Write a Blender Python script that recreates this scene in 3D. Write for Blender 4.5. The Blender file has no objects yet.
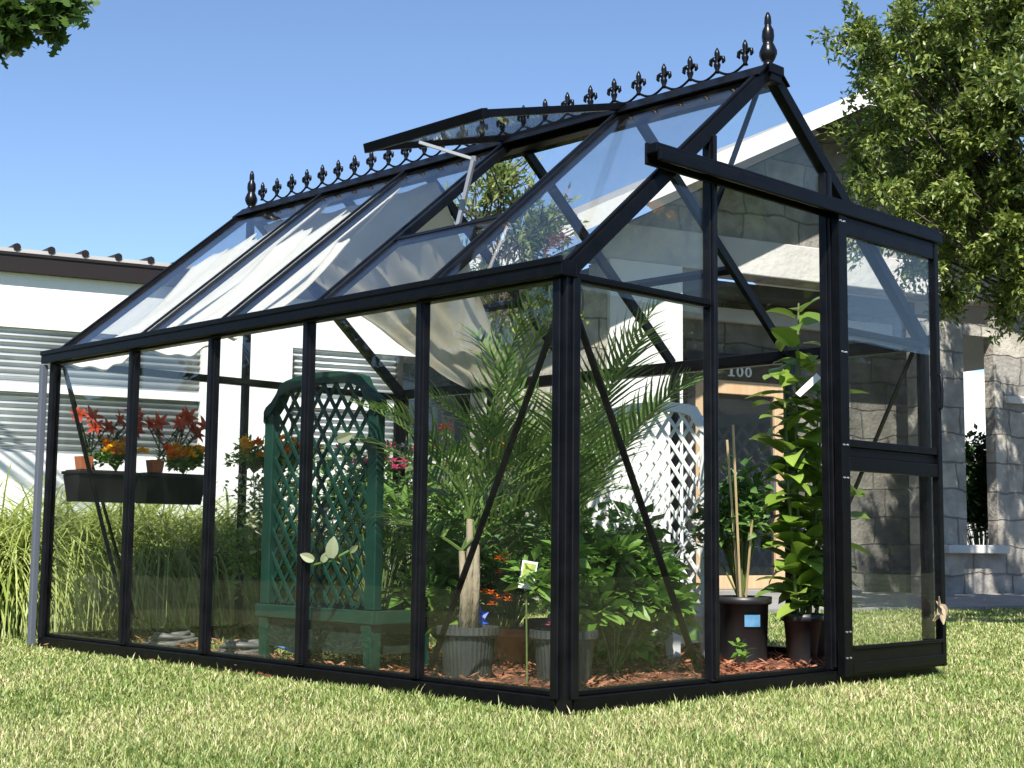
import bpy, math, random
import numpy as np
from mathutils import Vector, Matrix, Quaternion
random.seed(7); rng = np.random.default_rng(7)
V = Vector; R = math.radians
sc = bpy.context.scene
COL = sc.collection
# ------------------------------------------------------------------ camera
CAM = V((-3.36615, -3.18198, .54316)); YAW, PIT, ROL, FPX = .77534, .1087, .01043, 1427.83
fw = V((math.sin(YAW)*math.cos(PIT), math.cos(YAW)*math.cos(PIT), math.sin(PIT)))
rt = V((math.cos(YAW), -math.sin(YAW), 0)); up_ = rt.cross(fw)
r2 = rt*math.cos(ROL)+up_*math.sin(ROL); u2 = -rt*math.sin(ROL)+up_*math.cos(ROL)
cd = bpy.data.cameras.new('camera'); cam = bpy.data.objects.new('camera', cd); COL.objects.link(cam)
cam.matrix_world = Matrix(((r2.x, u2.x, -fw.x, CAM.x), (r2.y, u2.y, -fw.y, CAM.y), (r2.z, u2.z, -fw.z, CAM.z), (0, 0, 0, 1)))
cd.sensor_width = 36; cd.lens = FPX/1024*36; cd.clip_start = .05; cd.clip_end = 2000
sc.camera = cam
def ray(x, y): return fw+r2*((x-512)/FPX)-u2*((y-384)/FPX)
def G(x, y, z=0):
    d = ray(x, y); return CAM+d*((z-CAM.z)/d.z)
def D(x, y, dist): return CAM+ray(x, y)*dist
# ------------------------------------------------------------------ light
SUN_AZ, SUN_EL = R(230), R(50)
S = V((math.sin(SUN_AZ)*math.cos(SUN_EL), math.cos(SUN_AZ)*math.cos(SUN_EL), math.sin(SUN_EL)))
w = bpy.data.worlds.new('World'); sc.world = w; w.use_nodes = True
nt = w.node_tree; nt.nodes.clear()
sky = nt.nodes.new('ShaderNodeTexSky'); sky.sky_type = 'NISHITA'; sky.sun_disc = False
sky.sun_elevation = SUN_EL; sky.sun_rotation = SUN_AZ; sky.air_density = .85; sky.dust_density = .0; sky.ozone_density = 3.0; sky.altitude = 800
bg = nt.nodes.new('ShaderNodeBackground'); bg.inputs[1].default_value = .105
wo = nt.nodes.new('ShaderNodeOutputWorld'); nt.links.new(sky.outputs[0], bg.inputs[0]); nt.links.new(bg.outputs[0], wo.inputs[0])
sl = bpy.data.lights.new('sun', 'SUN'); sl.energy = 5.0; sl.angle = R(.5); sl.color = (1, .955, .88)
so = bpy.data.objects.new('sun', sl); COL.objects.link(so); so.rotation_euler = S.to_track_quat('Z', 'Y').to_euler(); so.location = (-20, -10, 30)
sc.view_settings.view_transform = 'Standard'; sc.view_settings.look = 'None'; sc.view_settings.exposure = .95; sc.view_settings.gamma = 1
sc.view_settings.use_curve_mapping = False
sc.render.engine = 'CYCLES'
sc.cycles.max_bounces = 10; sc.cycles.transparent_max_bounces = 32; sc.cycles.transmission_bounces = 6
# ------------------------------------------------------------------ materials
def mat(name, col, rough=.6, col2=None, scale=8, detail=4, bump=0, bscale=None, metal=0, spec=.5, island=0, trans=0, stretch=None, coat=0):
    m = bpy.data.materials.new(name); m.use_nodes = True
    n = m.node_tree.nodes; l = m.node_tree.links
    b = n['Principled BSDF']; b.inputs['Roughness'].default_value = rough; b.inputs['Metallic'].default_value = metal
    b.inputs['Specular IOR Level'].default_value = spec
    c4 = lambda c: (c[0], c[1], c[2], 1)
    b.inputs['Base Color'].default_value = c4(col)
    out = None
    tc = n.new('ShaderNodeTexCoord'); vec = tc.outputs['Object']
    if stretch:
        mp = n.new('ShaderNodeMapping'); mp.inputs['Scale'].default_value = stretch; l.new(vec, mp.inputs[0]); vec = mp.outputs[0]
    if col2:
        nz = n.new('ShaderNodeTexNoise'); nz.inputs['Scale'].default_value = scale; nz.inputs['Detail'].default_value = detail; l.new(vec, nz.inputs['Vector'])
        rp = n.new('ShaderNodeValToRGB'); rp.color_ramp.elements[0].position = .35; rp.color_ramp.elements[1].position = .65
        rp.color_ramp.elements[0].color = c4(col); rp.color_ramp.elements[1].color = c4(col2)
        l.new(nz.outputs['Fac'], rp.inputs[0]); out = rp.outputs[0]
        if island:
            ge = n.new('ShaderNodeNewGeometry'); mx = n.new('ShaderNodeMix'); mx.data_type = 'RGBA'
            mx.inputs['A'].default_value = c4(col); mx.inputs['B'].default_value = c4(col2); l.new(ge.outputs['Random Per Island'], mx.inputs['Factor'])
            out = mx.outputs['Result']
        l.new(out, b.inputs['Base Color'])
    if bump:
        nb = n.new('ShaderNodeTexNoise'); nb.inputs['Scale'].default_value = bscale or scale*3; nb.inputs['Detail'].default_value = 5; l.new(vec, nb.inputs['Vector'])
        bp = n.new('ShaderNodeBump'); bp.inputs['Strength'].default_value = bump; bp.inputs['Distance'].default_value = .02
        l.new(nb.outputs['Fac'], bp.inputs['Height']); l.new(bp.outputs[0], b.inputs['Normal'])
    if trans:
        t = n.new('ShaderNodeBsdfTranslucent'); ms = n.new('ShaderNodeMixShader'); ms.inputs[0].default_value = trans
        if out: l.new(out, t.inputs[0])
        else: t.inputs[0].default_value = c4(col)
        l.new(b.outputs[0], ms.inputs[1]); l.new(t.outputs[0], ms.inputs[2]); l.new(ms.outputs[0], n['Material Output'].inputs[0])
    return m
def leafmat(name, a, b, rough=.42, trans=.3, spec=.5): return mat(name, a, rough, b, island=1, trans=trans, spec=spec)
def glassmat(name, tint=(.985, .992, .987), ior=1.42, dirt=.009):
    m = bpy.data.materials.new(name); m.use_nodes = True; n = m.node_tree.nodes; l = m.node_tree.links; n.clear()
    o = n.new('ShaderNodeOutputMaterial'); tr = n.new('ShaderNodeBsdfTransparent'); tr.inputs[0].default_value = (*tint, 1)
    gl = n.new('ShaderNodeBsdfGlossy'); gl.inputs['Roughness'].default_value = .004
    fr = n.new('ShaderNodeFresnel'); ge = n.new('ShaderNodeNewGeometry'); mr = n.new('ShaderNodeMapRange')
    mr.inputs['To Min'].default_value = ior; mr.inputs['To Max'].default_value = 1/ior
    l.new(ge.outputs['Backfacing'], mr.inputs['Value']); l.new(mr.outputs[0], fr.inputs['IOR'])
    tc = n.new('ShaderNodeTexCoord'); nz = n.new('ShaderNodeTexNoise'); nz.inputs['Scale'].default_value = 1.3; l.new(tc.outputs['Object'], nz.inputs['Vector'])
    bp = n.new('ShaderNodeBump'); bp.inputs['Strength'].default_value = .06; bp.inputs['Distance'].default_value = .02; l.new(nz.outputs['Fac'], bp.inputs['Height']); l.new(bp.outputs[0], gl.inputs['Normal'])
    mx = n.new('ShaderNodeMixShader'); l.new(fr.outputs[0], mx.inputs[0]); l.new(tr.outputs[0], mx.inputs[1]); l.new(gl.outputs[0], mx.inputs[2])
    df = n.new('ShaderNodeBsdfDiffuse'); df.inputs[0].default_value = (.5, .5, .46, 1)
    n2 = n.new('ShaderNodeTexNoise'); n2.inputs['Scale'].default_value = 9; n2.inputs['Detail'].default_value = 8; l.new(tc.outputs['Object'], n2.inputs['Vector'])
    m2 = n.new('ShaderNodeMapRange'); m2.inputs['From Min'].default_value = .45; m2.inputs['From Max'].default_value = .8; m2.inputs['To Min'].default_value = .0015; m2.inputs['To Max'].default_value = dirt
    l.new(n2.outputs['Fac'], m2.inputs['Value'])
    my = n.new('ShaderNodeMixShader'); l.new(m2.outputs[0], my.inputs[0]); l.new(mx.outputs[0], my.inputs[1]); l.new(df.outputs[0], my.inputs[2]); l.new(my.outputs[0], o.inputs[0])
    return m
def stonemat(name, a, b, mortar, scale=2.6):
    m = mat(name, a, .92, b, scale=5, detail=8, bump=.7, bscale=26); n = m.node_tree.nodes; l = m.node_tree.links
    b_ = n['Principled BSDF']; src = b_.inputs['Base Color'].links[0].from_socket; bump = [q for q in n if q.bl_idname == 'ShaderNodeBump'][0]
    tc = n.new('ShaderNodeTexCoord'); mp = n.new('ShaderNodeMapping'); mp.inputs['Rotation'].default_value = (0, 0, R(17)); l.new(tc.outputs['Object'], mp.inputs[0])
    sp = n.new('ShaderNodeSeparateXYZ'); l.new(mp.outputs[0], sp.inputs[0]); cb = n.new('ShaderNodeCombineXYZ'); l.new(sp.outputs[0], cb.inputs[0]); l.new(sp.outputs[2], cb.inputs[1])
    nz = n.new('ShaderNodeTexNoise'); nz.inputs['Scale'].default_value = 2.2; nz.inputs['Detail'].default_value = 3; l.new(cb.outputs[0], nz.inputs['Vector'])
    vm = n.new('ShaderNodeVectorMath'); vm.operation = 'MULTIPLY_ADD'; vm.inputs[1].default_value = (.16, .16, 0); l.new(nz.outputs['Color'], vm.inputs[0]); l.new(cb.outputs[0], vm.inputs[2])
    br = n.new('ShaderNodeTexBrick'); br.offset = .45; br.squash = 1.45; br.squash_frequency = 3; l.new(vm.outputs[0], br.inputs['Vector'])
    br.inputs['Scale'].default_value = 1; br.inputs['Brick Width'].default_value = .5; br.inputs['Row Height'].default_value = .3; br.inputs['Mortar Size'].default_value = .012; br.inputs['Mortar Smooth'].default_value = .6; br.inputs['Bias'].default_value = 0
    br.inputs['Color1'].default_value = (.72, .72, .74, 1); br.inputs['Color2'].default_value = (1.2, 1.16, 1.08, 1); br.inputs['Mortar'].default_value = (.55, .55, .55, 1)
    mx = n.new('ShaderNodeMix'); mx.data_type = 'RGBA'; mx.blend_type = 'MULTIPLY'; mx.inputs['Factor'].default_value = 1; l.new(src, mx.inputs['A']); l.new(br.outputs['Color'], mx.inputs['B']); l.new(mx.outputs['Result'], b_.inputs['Base Color'])
    b2 = n.new('ShaderNodeBump'); b2.inputs['Strength'].default_value = .8; b2.inputs['Distance'].default_value = .03; b2.invert = True; l.new(br.outputs['Fac'], b2.inputs['Height']); l.new(bump.outputs[0], b2.inputs['Normal']); l.new(b2.outputs[0], b_.inputs['Normal'])
    return m
M = {}
M['black'] = mat('black_metal', (.002, .0022, .003), .36, (.0035, .0037, .0045), scale=20, bump=.04, bscale=60, spec=.16)
M['edge'] = mat('worn_black_metal', (.003, .0033, .0045), .3, (.006, .0062, .008), scale=14, spec=.25)
M['galv'] = mat('grey_metal', (.35, .35, .36), .4, metal=.8)
M['lit_edge'] = mat('lit_edge_grey', (.09, .1, .125), .45)  # lighter grey painted for the lit edge of a corner post
M['bolt'] = mat('bolt_metal', (.75, .75, .75), .3, metal=.9)
M['glass'] = glassmat('greenhouse_glass')
M['cloth'] = mat('cream_cloth', (.82, .79, .7), .9, (.87, .85, .78), scale=5, bump=.3, bscale=14, trans=.35, spec=.1)
M['backlit_cloth'] = mat('backlit_cream_cloth', (.86, .8, .66), .9, (.9, .87, .78), scale=5, bump=.3, bscale=14, trans=.72, spec=.1)  # same cream cloth, glow of sun coming through put into a warmer tint
M['mulch'] = mat('mulch', (.08, .03, .015), .95, (.22, .085, .045), scale=40, bump=1, bscale=90)
M['chips'] = leafmat('mulch_chips', (.1, .034, .018), (.38, .165, .09), .9, 0, .2)
M['terracotta'] = mat('terracotta', (.42, .13, .05), .8, (.5, .17, .07), scale=12)
M['potgrey'] = mat('grey_plastic', (.03, .034, .032), .5, (.045, .05, .046), scale=10)
M['potblack'] = mat('black_plastic', (.012, .012, .013), .42, (.02, .02, .02), scale=8)
M['soil'] = mat('soil', (.03, .02, .012), .95, (.06, .035, .02), scale=30, bump=.8)
M['greenpaint'] = mat('green_paint', (.003, .028, .017), .5, (.004, .042, .026), scale=7, bump=.08)
M['shaded_green'] = mat('shaded_green_paint', (.003, .012, .008), .7, (.004, .016, .011), scale=7)  # planter green darkened to paint in the shade below the rim
M['whitepaint'] = mat('white_paint', (.78, .78, .76), .5, (.82, .82, .8), scale=6)
M['stem'] = mat('stem', (.09, .14, .03), .7, (.14, .17, .05), scale=15)
M['trunk'] = mat('palm_trunk', (.2, .16, .1), .9, (.33, .28, .19), scale=18, bump=.8, stretch=(1, 1, .3))
M['bark'] = mat('bark', (.05, .04, .03), .95, (.09, .075, .06), scale=12, bump=1, stretch=(1, 1, .25))
M['bamboo'] = mat('bamboo', (.55, .4, .2), .6, (.62, .47, .26), scale=10)
M['palm'] = leafmat('palm_leaf', (.06, .13, .025), (.19, .28, .07), .4, .3)
M['leafA'] = leafmat('bright_leaf', (.09, .2, .025), (.22, .36, .07), .45, .35)
M['leafB'] = leafmat('mid_leaf', (.05, .12, .025), (.14, .25, .06), .4, .3)
M['leafC'] = leafmat('dark_leaf', (.015, .045, .012), (.04, .09, .025), .35, .2)
M['magnolia'] = leafmat('glossy_leaf', (.11, .2, .02), (.28, .4, .07), .28, .3)
M['paleleaf'] = leafmat('pale_leaf', (.2, .25, .1), (.45, .46, .3), .5, .3)
M['tree'] = leafmat('tree_leaf', (.05, .1, .014), (.27, .32, .07), .4, .3)
M['palet'] = leafmat('pale_tree_leaf', (.12, .18, .04), (.28, .33, .1), .5, .35)
M['oak'] = leafmat('oak_leaf', (.03, .07, .012), (.08, .14, .025), .4, .3)
M['orn'] = leafmat('ornamental_grass', (.24, .32, .06), (.52, .57, .2), .5, .42)
M['thatch'] = mat('dark_thatch', (.03, .035, .012), .95, (.06, .06, .025), scale=18, bump=.6)
M['blade'] = leafmat('lawn_blade', (.1, .17, .03), (.42, .46, .22), .5, .25)
_n = M['blade'].node_tree.nodes; _l = M['blade'].node_tree.links; _mx = [q for q in _n if q.bl_idname == 'ShaderNodeMix'][0]
_rp = _n.new('ShaderNodeValToRGB'); _e = _rp.color_ramp.elements; _e[0].color = (.09, .16, .025, 1); _e[1].color = (.62, .52, .3, 1); _e[1].position = 1
for _p, _c in ((.35, (.2, .28, .06, 1)), (.62, (.33, .38, .11, 1)), (.8, (.46, .46, .2, 1))): _q = _e.new(_p); _q.color = _c
for _k in list(_mx.outputs['Result'].links): _l.new(_rp.outputs[0], _k.to_socket)
_ge = [q for q in _n if q.bl_idname == 'ShaderNodeNewGeometry'][0]
_tc = _n.new('ShaderNodeTexCoord'); _nz = _n.new('ShaderNodeTexNoise'); _nz.inputs['Scale'].default_value = 1.1; _nz.inputs['Detail'].default_value = 4; _l.new(_tc.outputs['Object'], _nz.inputs['Vector'])
_ma = _n.new('ShaderNodeMath'); _ma.operation = 'MULTIPLY_ADD'; _ma.inputs[1].default_value = 1.1; _ma.inputs[2].default_value = -.55; _l.new(_nz.outputs['Fac'], _ma.inputs[0])
_mb = _n.new('ShaderNodeMath'); _mb.operation = 'ADD'; _l.new(_ma.outputs[0], _mb.inputs[0]); _l.new(_ge.outputs['Random Per Island'], _mb.inputs[1]); _l.new(_mb.outputs[0], _rp.inputs[0])
M['red'] = leafmat('red_petal', (.28, .018, .008), (.45, .06, .02), .5, .2)
M['orange'] = leafmat('orange_petal', (.8, .36, .005), (.9, .55, .015), .6, .2)
M['dorange'] = leafmat('deep_orange_petal', (.75, .13, .01), (.85, .25, .02), .6, .2)
M['pink'] = leafmat('pink_petal', (.65, .05, .2), (.8, .2, .38), .5, .2)
M['whitepetal'] = leafmat('white_petal', (.75, .72, .75), (.85, .8, .85), .5, .2)
M['blue'] = mat('blue_plastic', (.02, .1, .6), .4)
M['card'] = mat('white_card', (.8, .8, .76), .6)
M['yellow'] = mat('yellow_print', (.75, .55, .05), .6)
M['cardgreen'] = mat('green_print', (.1, .3, .08), .6, (.6, .55, .1), scale=25)
M['labelblue'] = mat('blue_label', (.06, .18, .32), .5, (.1, .25, .4), scale=20)
M['hose'] = mat('grey_hose', (.06, .06, .06), .5, (.13, .13, .13), scale=12)
M['hoseblue'] = mat('blue_cord', (.1, .25, .5), .5)
M['wall'] = mat('white_stucco', (.78, .77, .74), .85, (.82, .81, .79), scale=2, bump=.15, bscale=40)
M['corr'] = mat('corrugated_steel', (.42, .44, .44), .45, (.5, .52, .52), scale=3, metal=.55)
M['gutter'] = mat('brown_gutter', (.018, .013, .012), .45, spec=.25)
M['metalroof'] = mat('ribbed_roof', (.42, .4, .37), .5, (.5, .47, .43), scale=2, metal=.3)
M['stone'] = stonemat('limestone', (.26, .245, .215), (.42, .395, .35), (.2, .19, .17))
M['shaded_stone'] = stonemat('shaded_limestone', (.14, .13, .115), (.24, .225, .2), (.12, .115, .1))  # same limestone, tree shade of the entrance recess put into its colour
M['beam'] = mat('pale_beam', (.52, .5, .47), .85, (.6, .58, .54), scale=2.5, bump=.5, bscale=14)
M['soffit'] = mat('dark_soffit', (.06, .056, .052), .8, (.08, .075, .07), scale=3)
M['recess'] = mat('recess_wall', (.2, .19, .16), .9, (.26, .24, .2), scale=2.5, bump=.3)
M['darkframe'] = mat('dark_frame', (.02, .019, .018), .5)
M['wood'] = mat('tan_wood', (.55, .36, .2), .55, (.62, .43, .26), scale=5, stretch=(6, 6, .6))
M['winglass'] = mat('dark_window_glass', (.012, .016, .02), .03, spec=.8)
M['concrete'] = mat('concrete', (.22, .21, .2), .9, (.28, .27, .255), scale=3, bump=.2)
M['hedge'] = mat('hedge', (.02, .04, .012), .9, (.04, .07, .02), scale=6)
M['barn'] = mat('brown_boards', (.05, .035, .025), .85, (.07, .05, .035), scale=4, stretch=(1, 1, 6))
M['driedleaf'] = mat('dried_leaf', (.3, .22, .14), .8, (.4, .31, .21), scale=20)
# ------------------------------------------------------------------ mesh builder
class MB:
    def __init__(s): s.v = []; s.f = []
    def add(s, vs, fs):
        k = len(s.v); s.v += [tuple(p) for p in vs]; s.f += [tuple(i+k for i in f) for f in fs]; return s
    def hexa(s, p): return s.add(p, [(0, 3, 2, 1), (4, 5, 6, 7), (0, 1, 5, 4), (1, 2, 6, 5), (2, 3, 7, 6), (3, 0, 4, 7)])
    def box(s, a, b):
        (x0, y0, z0), (x1, y1, z1) = a, b
        return s.hexa([(x0, y0, z0), (x1, y0, z0), (x1, y1, z0), (x0, y1, z0), (x0, y0, z1), (x1, y0, z1), (x1, y1, z1), (x0, y1, z1)])
    def bar(s, a, b, wd, h, up=(0, 0, 1), w2=None, h2=None):
        a, b, up = V(a), V(b), V(up); d = (b-a).normalized(); x = d.cross(up)
        x = (x if x.length > 1e-4 else d.orthogonal()).normalized(); y = x.cross(d)
        w2 = w2 or wd; h2 = h2 or h
        q = lambda c, ww, hh: [c-x*ww/2-y*hh/2, c+x*ww/2-y*hh/2, c+x*ww/2+y*hh/2, c-x*ww/2+y*hh/2]
        return s.hexa(q(a, wd, h)+q(b, w2, h2))
    def tube(s, pts, r, n=6, caps=True):
        pts = [V(p) for p in pts]; rs = r if isinstance(r, (list, tuple)) else [r]*len(pts); k = len(s.v); prev = None
        for i, p in enumerate(pts):
            d = (pts[min(i+1, len(pts)-1)]-pts[max(i-1, 0)]).normalized()
            x = (prev-d*prev.dot(d)) if prev else d.orthogonal()
            x = x.normalized() if x.length > 1e-5 else d.orthogonal().normalized(); prev = x; y = d.cross(x)
            for j in range(n):
                a = 2*math.pi*j/n; s.v.append(tuple(p+(x*math.cos(a)+y*math.sin(a))*rs[i]))
        for i in range(len(pts)-1):
            for j in range(n): s.f.append((k+i*n+j, k+i*n+(j+1) % n, k+(i+1)*n+(j+1) % n, k+(i+1)*n+j))
        if caps: s.f.append(tuple(k+j for j in reversed(range(n)))); s.f.append(tuple(k+(len(pts)-1)*n+j for j in range(n)))
        return s
    def lathe(s, prof, c, n=24, flute=0, fk=2):
        k = len(s.v); c = V(c)
        for (r, z) in prof:
            for j in range(n):
                a = 2*math.pi*j/n; rr = r*(1+(flute if j % fk else -flute)); s.v.append((c.x+rr*math.cos(a), c.y+rr*math.sin(a), c.z+z))
        for i in range(len(prof)-1):
            for j in range(n): s.f.append((k+i*n+j, k+i*n+(j+1) % n, k+(i+1)*n+(j+1) % n, k+(i+1)*n+j))
        return s
    def prism(s, poly, nrm):
        nrm = V(nrm); n = len(poly); a = [V(p)-nrm/2 for p in poly]; b = [V(p)+nrm/2 for p in poly]
        return s.add(a+b, [tuple(range(n-1, -1, -1)), tuple(range(n, 2*n))]+[(i, (i+1) % n, n+(i+1) % n, n+i) for i in range(n)])
    def leaf(s, p, d, nrm, L, W, fold=.15, droop=0.):
        d = V(d).normalized(); x = d.cross(V(nrm)); x = (x if x.length > 1e-4 else d.orthogonal()).normalized(); n = x.cross(d); p = V(p)
        m = p+d*L*.45; t = p+d*L-n*L*droop; e = n*W*fold
        return s.add([p, m-x*W/2+e, t, m+x*W/2+e, m], [(0, 4, 1), (4, 2, 1), (0, 3, 4), (4, 3, 2)])
    def bigleaf(s, p, d, nrm, L, W, curve=.5, seg=5):
        d = V(d).normalized(); x = d.cross(V(nrm)); x = (x if x.length > 1e-4 else d.orthogonal()).normalized(); p = V(p); k = len(s.v); q = Quaternion(x, -curve/seg)
        for i in range(seg+1):
            t = i/seg; ww = W/2*(math.sin(math.pi*min(1, t*.93+.07)**.8)**.75) if t < 1 else 0.002
            n = x.cross(d)
            for sx in (-1, 0, 1): s.v.append(tuple(p+x*sx*ww+n*abs(sx)*ww*.22))
            p = p+d*L/seg; d = q @ d
        for i in range(seg):
            for j in range(2): a = k+i*3+j; s.f.append((a, a+1, a+4, a+3))
        return s
    def strip(s, p, d, L, W, curve, seg=4, side=None):
        d = V(d).normalized(); x = V(side) if side else d.cross(V((0, 0, 1))); x = (x if x.length > 1e-4 else V((1, 0, 0))).normalized(); q = Quaternion(x, -curve/seg); p = V(p); k = len(s.v)
        for i in range(seg+1):
            ww = W/2*(1-(i/seg)**1.8)+.0004; s.v.append(tuple(p-x*ww)); s.v.append(tuple(p+x*ww)); p = p+d*L/seg; d = q @ d
        for i in range(seg): a = k+i*2; s.f.append((a, a+1, a+3, a+2))
        return s
    def build(s, name, m, parent=None, smooth=False, bevel=0):
        me = bpy.data.meshes.new(name); off = WL.get(parent.name, V((0, 0, 0))) if parent else V((0, 0, 0))
        me.from_pydata([(a-off.x, b-off.y, c-off.z) for a, b, c in s.v], [], s.f); me.materials.append(M[m] if isinstance(m, str) else m)
        if smooth: me.polygons.foreach_set('use_smooth', [True]*len(me.polygons))
        me.update(); o = bpy.data.objects.new(name, me); COL.objects.link(o)
        if parent: o.parent = parent
        WL[o.name] = off.copy()
        if bevel:
            b = o.modifiers.new('bevel', 'BEVEL'); b.width = bevel; b.segments = 2; b.limit_method = 'ANGLE'
        return o
WL = {}
def tag(o, label=None, cat=None, group=None, kind=None):
    for k, v in (('label', label), ('category', cat), ('group', group), ('kind', kind)):
        if v: o[k] = v
    return o
def thing(name, loc, label, cat, group=None):
    o = bpy.data.objects.new(name, None); COL.objects.link(o); o.location = loc; o.empty_display_size = .1; WL[o.name] = V(loc)
    return tag(o, label, cat, group)
U = random.uniform
def rdir(zmin=-1, zmax=1):
    z = U(zmin, zmax); a = U(0, 6.2832); r = math.sqrt(max(0, 1-z*z)); return V((r*math.cos(a), r*math.sin(a), z))
# ================================================================== GROUND
LAWN = mat('lawn', (.035, .048, .014), .95, (.085, .092, .032), scale=.9, bump=.6, bscale=120)
near = mat('lawn_soil', (.1, .12, .035), .95, (.22, .22, .08), scale=14, bump=.6, bscale=120)
pl_ = []
for k in range(48):
    a = 6.2832*k/48; r_ = 1+.13*math.sin(k*2.7)+.1*math.sin(k*1.3); pl_.append((3.2+math.cos(a)*7.2*r_, 2.2+math.sin(a)*7.0*r_, -.016))
tag(MB().add(pl_, [tuple(range(48))]).build('lawn', near), kind='structure')
o = MB().add([(-300, -300, -.02), (300, -300, -.02), (300, 300, -.02), (-300, 300, -.02)], [(0, 1, 2, 3)]).build('ground', LAWN); tag(o, kind='structure')
# building frame: u along the front, n towards the lawn
UB = V((math.sin(R(107)), math.cos(R(107)), 0)); NB = V((math.sin(R(197)), math.cos(R(197)), 0)); P0 = V((9.488, 4.827, 0))
def B(u, n, z): return P0+UB*u+NB*n+V((0, 0, z))
def Bbox(mb, u0, u1, n0, n1, z0, z1):
    return mb.hexa([B(u0, n1, z0), B(u1, n1, z0), B(u1, n0, z0), B(u0, n0, z0), B(u0, n1, z1), B(u1, n1, z1), B(u1, n0, z1), B(u0, n0, z1)])
mb = MB(); Bbox(mb, -3.4, 14, -4, 2.3, -.1, .02); tag(mb.build('walkway', 'concrete'), kind='structure')
# lawn blades (one uncountable mass)
def lawn():
    N = 1050000
    az = YAW+rng.uniform(-.57, .57, N); dd = 2.4*(17/2.4)**rng.uniform(0, 1, N)**1.08
    x = CAM.x+np.sin(az)*dd; y = CAM.y+np.cos(az)*dd
    inside = (x > -.03) & (x < 2.3) & (y > -.05) & (y < 3.62)
    keep = ~inside | ((y > 1.9) & (rng.uniform(0, 1, N) < .55) & (x > .06) & (x < 2.2) & (y < 3.5))
    q = np.stack([x-P0.x, y-P0.y], 1); nn = q @ np.array([NB.x, NB.y]); uu = q @ np.array([UB.x, UB.y])
    keep &= ~((nn < 2.32) & (uu > -3.5)) & (nn > -.3)
    keep &= ~((uu > 3.5))
    x, y, dd = x[keep], y[keep], dd[keep]; n = len(x)
    pat = np.sin(x*2.1+1.3*np.sin(y*1.7))*np.sin(y*2.6+x)*.5+.5
    L = rng.uniform(.015, .037, n)*(.75+.5*pat)*np.where(rng.uniform(0, 1, n) < .03, 1.6, 1)*np.where(dd > 7, 1.15, 1.); W = rng.uniform(.002, .0042, n)*np.clip(dd/4, 1, 2.6)
    a = rng.uniform(0, 6.283, n); lean = rng.uniform(.25, 1.4, n); a2 = a+rng.normal(1.57, .7, n)
    dx, dy, dz = np.cos(a)*np.sin(lean), np.sin(a)*np.sin(lean), np.cos(lean)
    sx, sy = np.cos(a2)*W/2, np.sin(a2)*W/2
    z0 = -.018
    v = np.zeros((n, 5, 3), np.float32)
    v[:, 0] = np.stack([x-sx, y-sy, np.full(n, z0)], 1); v[:, 1] = np.stack([x+sx, y+sy, np.full(n, z0)], 1)
    mx, my, mz = x+dx*L*.55, y+dy*L*.55, z0+dz*L*.62+.004
    v[:, 2] = np.stack([mx+sx*.8, my+sy*.8, mz], 1); v[:, 3] = np.stack([mx-sx*.8, my-sy*.8, mz], 1)
    v[:, 4] = np.stack([x+dx*L*1.05, y+dy*L*1.05, z0+dz*L*.92+.003], 1)
    base = np.arange(n)*5
    loops = np.stack([base, base+1, base+2, base+3, base+3, base+2, base+4], 1).astype(np.int32).ravel()
    starts = np.stack([np.arange(n)*7, np.arange(n)*7+4], 1).astype(np.int32).ravel(); tot = np.tile(np.array([4, 3], np.int32), n)
    me = bpy.data.meshes.new('lawn_grass'); me.vertices.add(n*5); me.vertices.foreach_set('co', v.ravel()); me.loops.add(n*7); me.loops.foreach_set('vertex_index', loops)
    me.polygons.add(n*2); me.polygons.foreach_set('loop_start', starts); me.polygons.foreach_set('loop_total', tot); me.update(calc_edges=True); me.validate()
    me.materials.append(M['blade']); o = bpy.data.objects.new('lawn_grass', me); COL.objects.link(o)
    tag(o, 'short sunlit lawn grass around the greenhouse', 'grass', kind='stuff')
lawn()
# mulch bed
mb = MB(); pts = []
nx, ny = 26, 24
for j in range(ny+1):
    for i in range(nx+1):
        x = .06+i/nx*2.14; y = .07+j/ny*1.85
        e = min(i, j, nx-i)/2.; z = -.012+.035*min(1, e)+.018*math.sin(x*7+y*3)*math.sin(y*9-x*2)*min(1, e)
        if j >= ny-2: z -= .02*(j-ny+3)
        mb.v.append((x, y, z))
for j in range(ny):
    for i in range(nx): a = j*(nx+1)+i; mb.f.append((a, a+1, a+nx+2, a+nx+1))
o = mb.build('mulch_bed', 'mulch', smooth=True); tag(o, 'reddish brown bark mulch covering the greenhouse floor', 'mulch', kind='stuff')
mb = MB()
for _ in range(9000):
    x, y = U(.05, 2.22), U(.06, 1.9)+abs(random.gauss(0, .1)); d = rdir(-.35, .5); mb.leaf((x, y, .015+U(0, .03)), d, rdir(.2, 1), U(.02, .06), U(.005, .012), 0)
for _ in range(500):
    cx, cy = random.choice([(.3, 3.2), (.35, 2.3), (.5, 2.9), (.25, 1.6)]); mb.leaf((cx+random.gauss(0, .16), cy+random.gauss(0, .14), U(.0, .03)), rdir(-.3, .5), rdir(.2, 1), U(.02, .06), U(.006, .013), 0)
tag(mb.build('mulch_chips', 'chips'), 'loose shredded bark chips lying on the mulch', 'mulch', kind='stuff')
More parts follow.
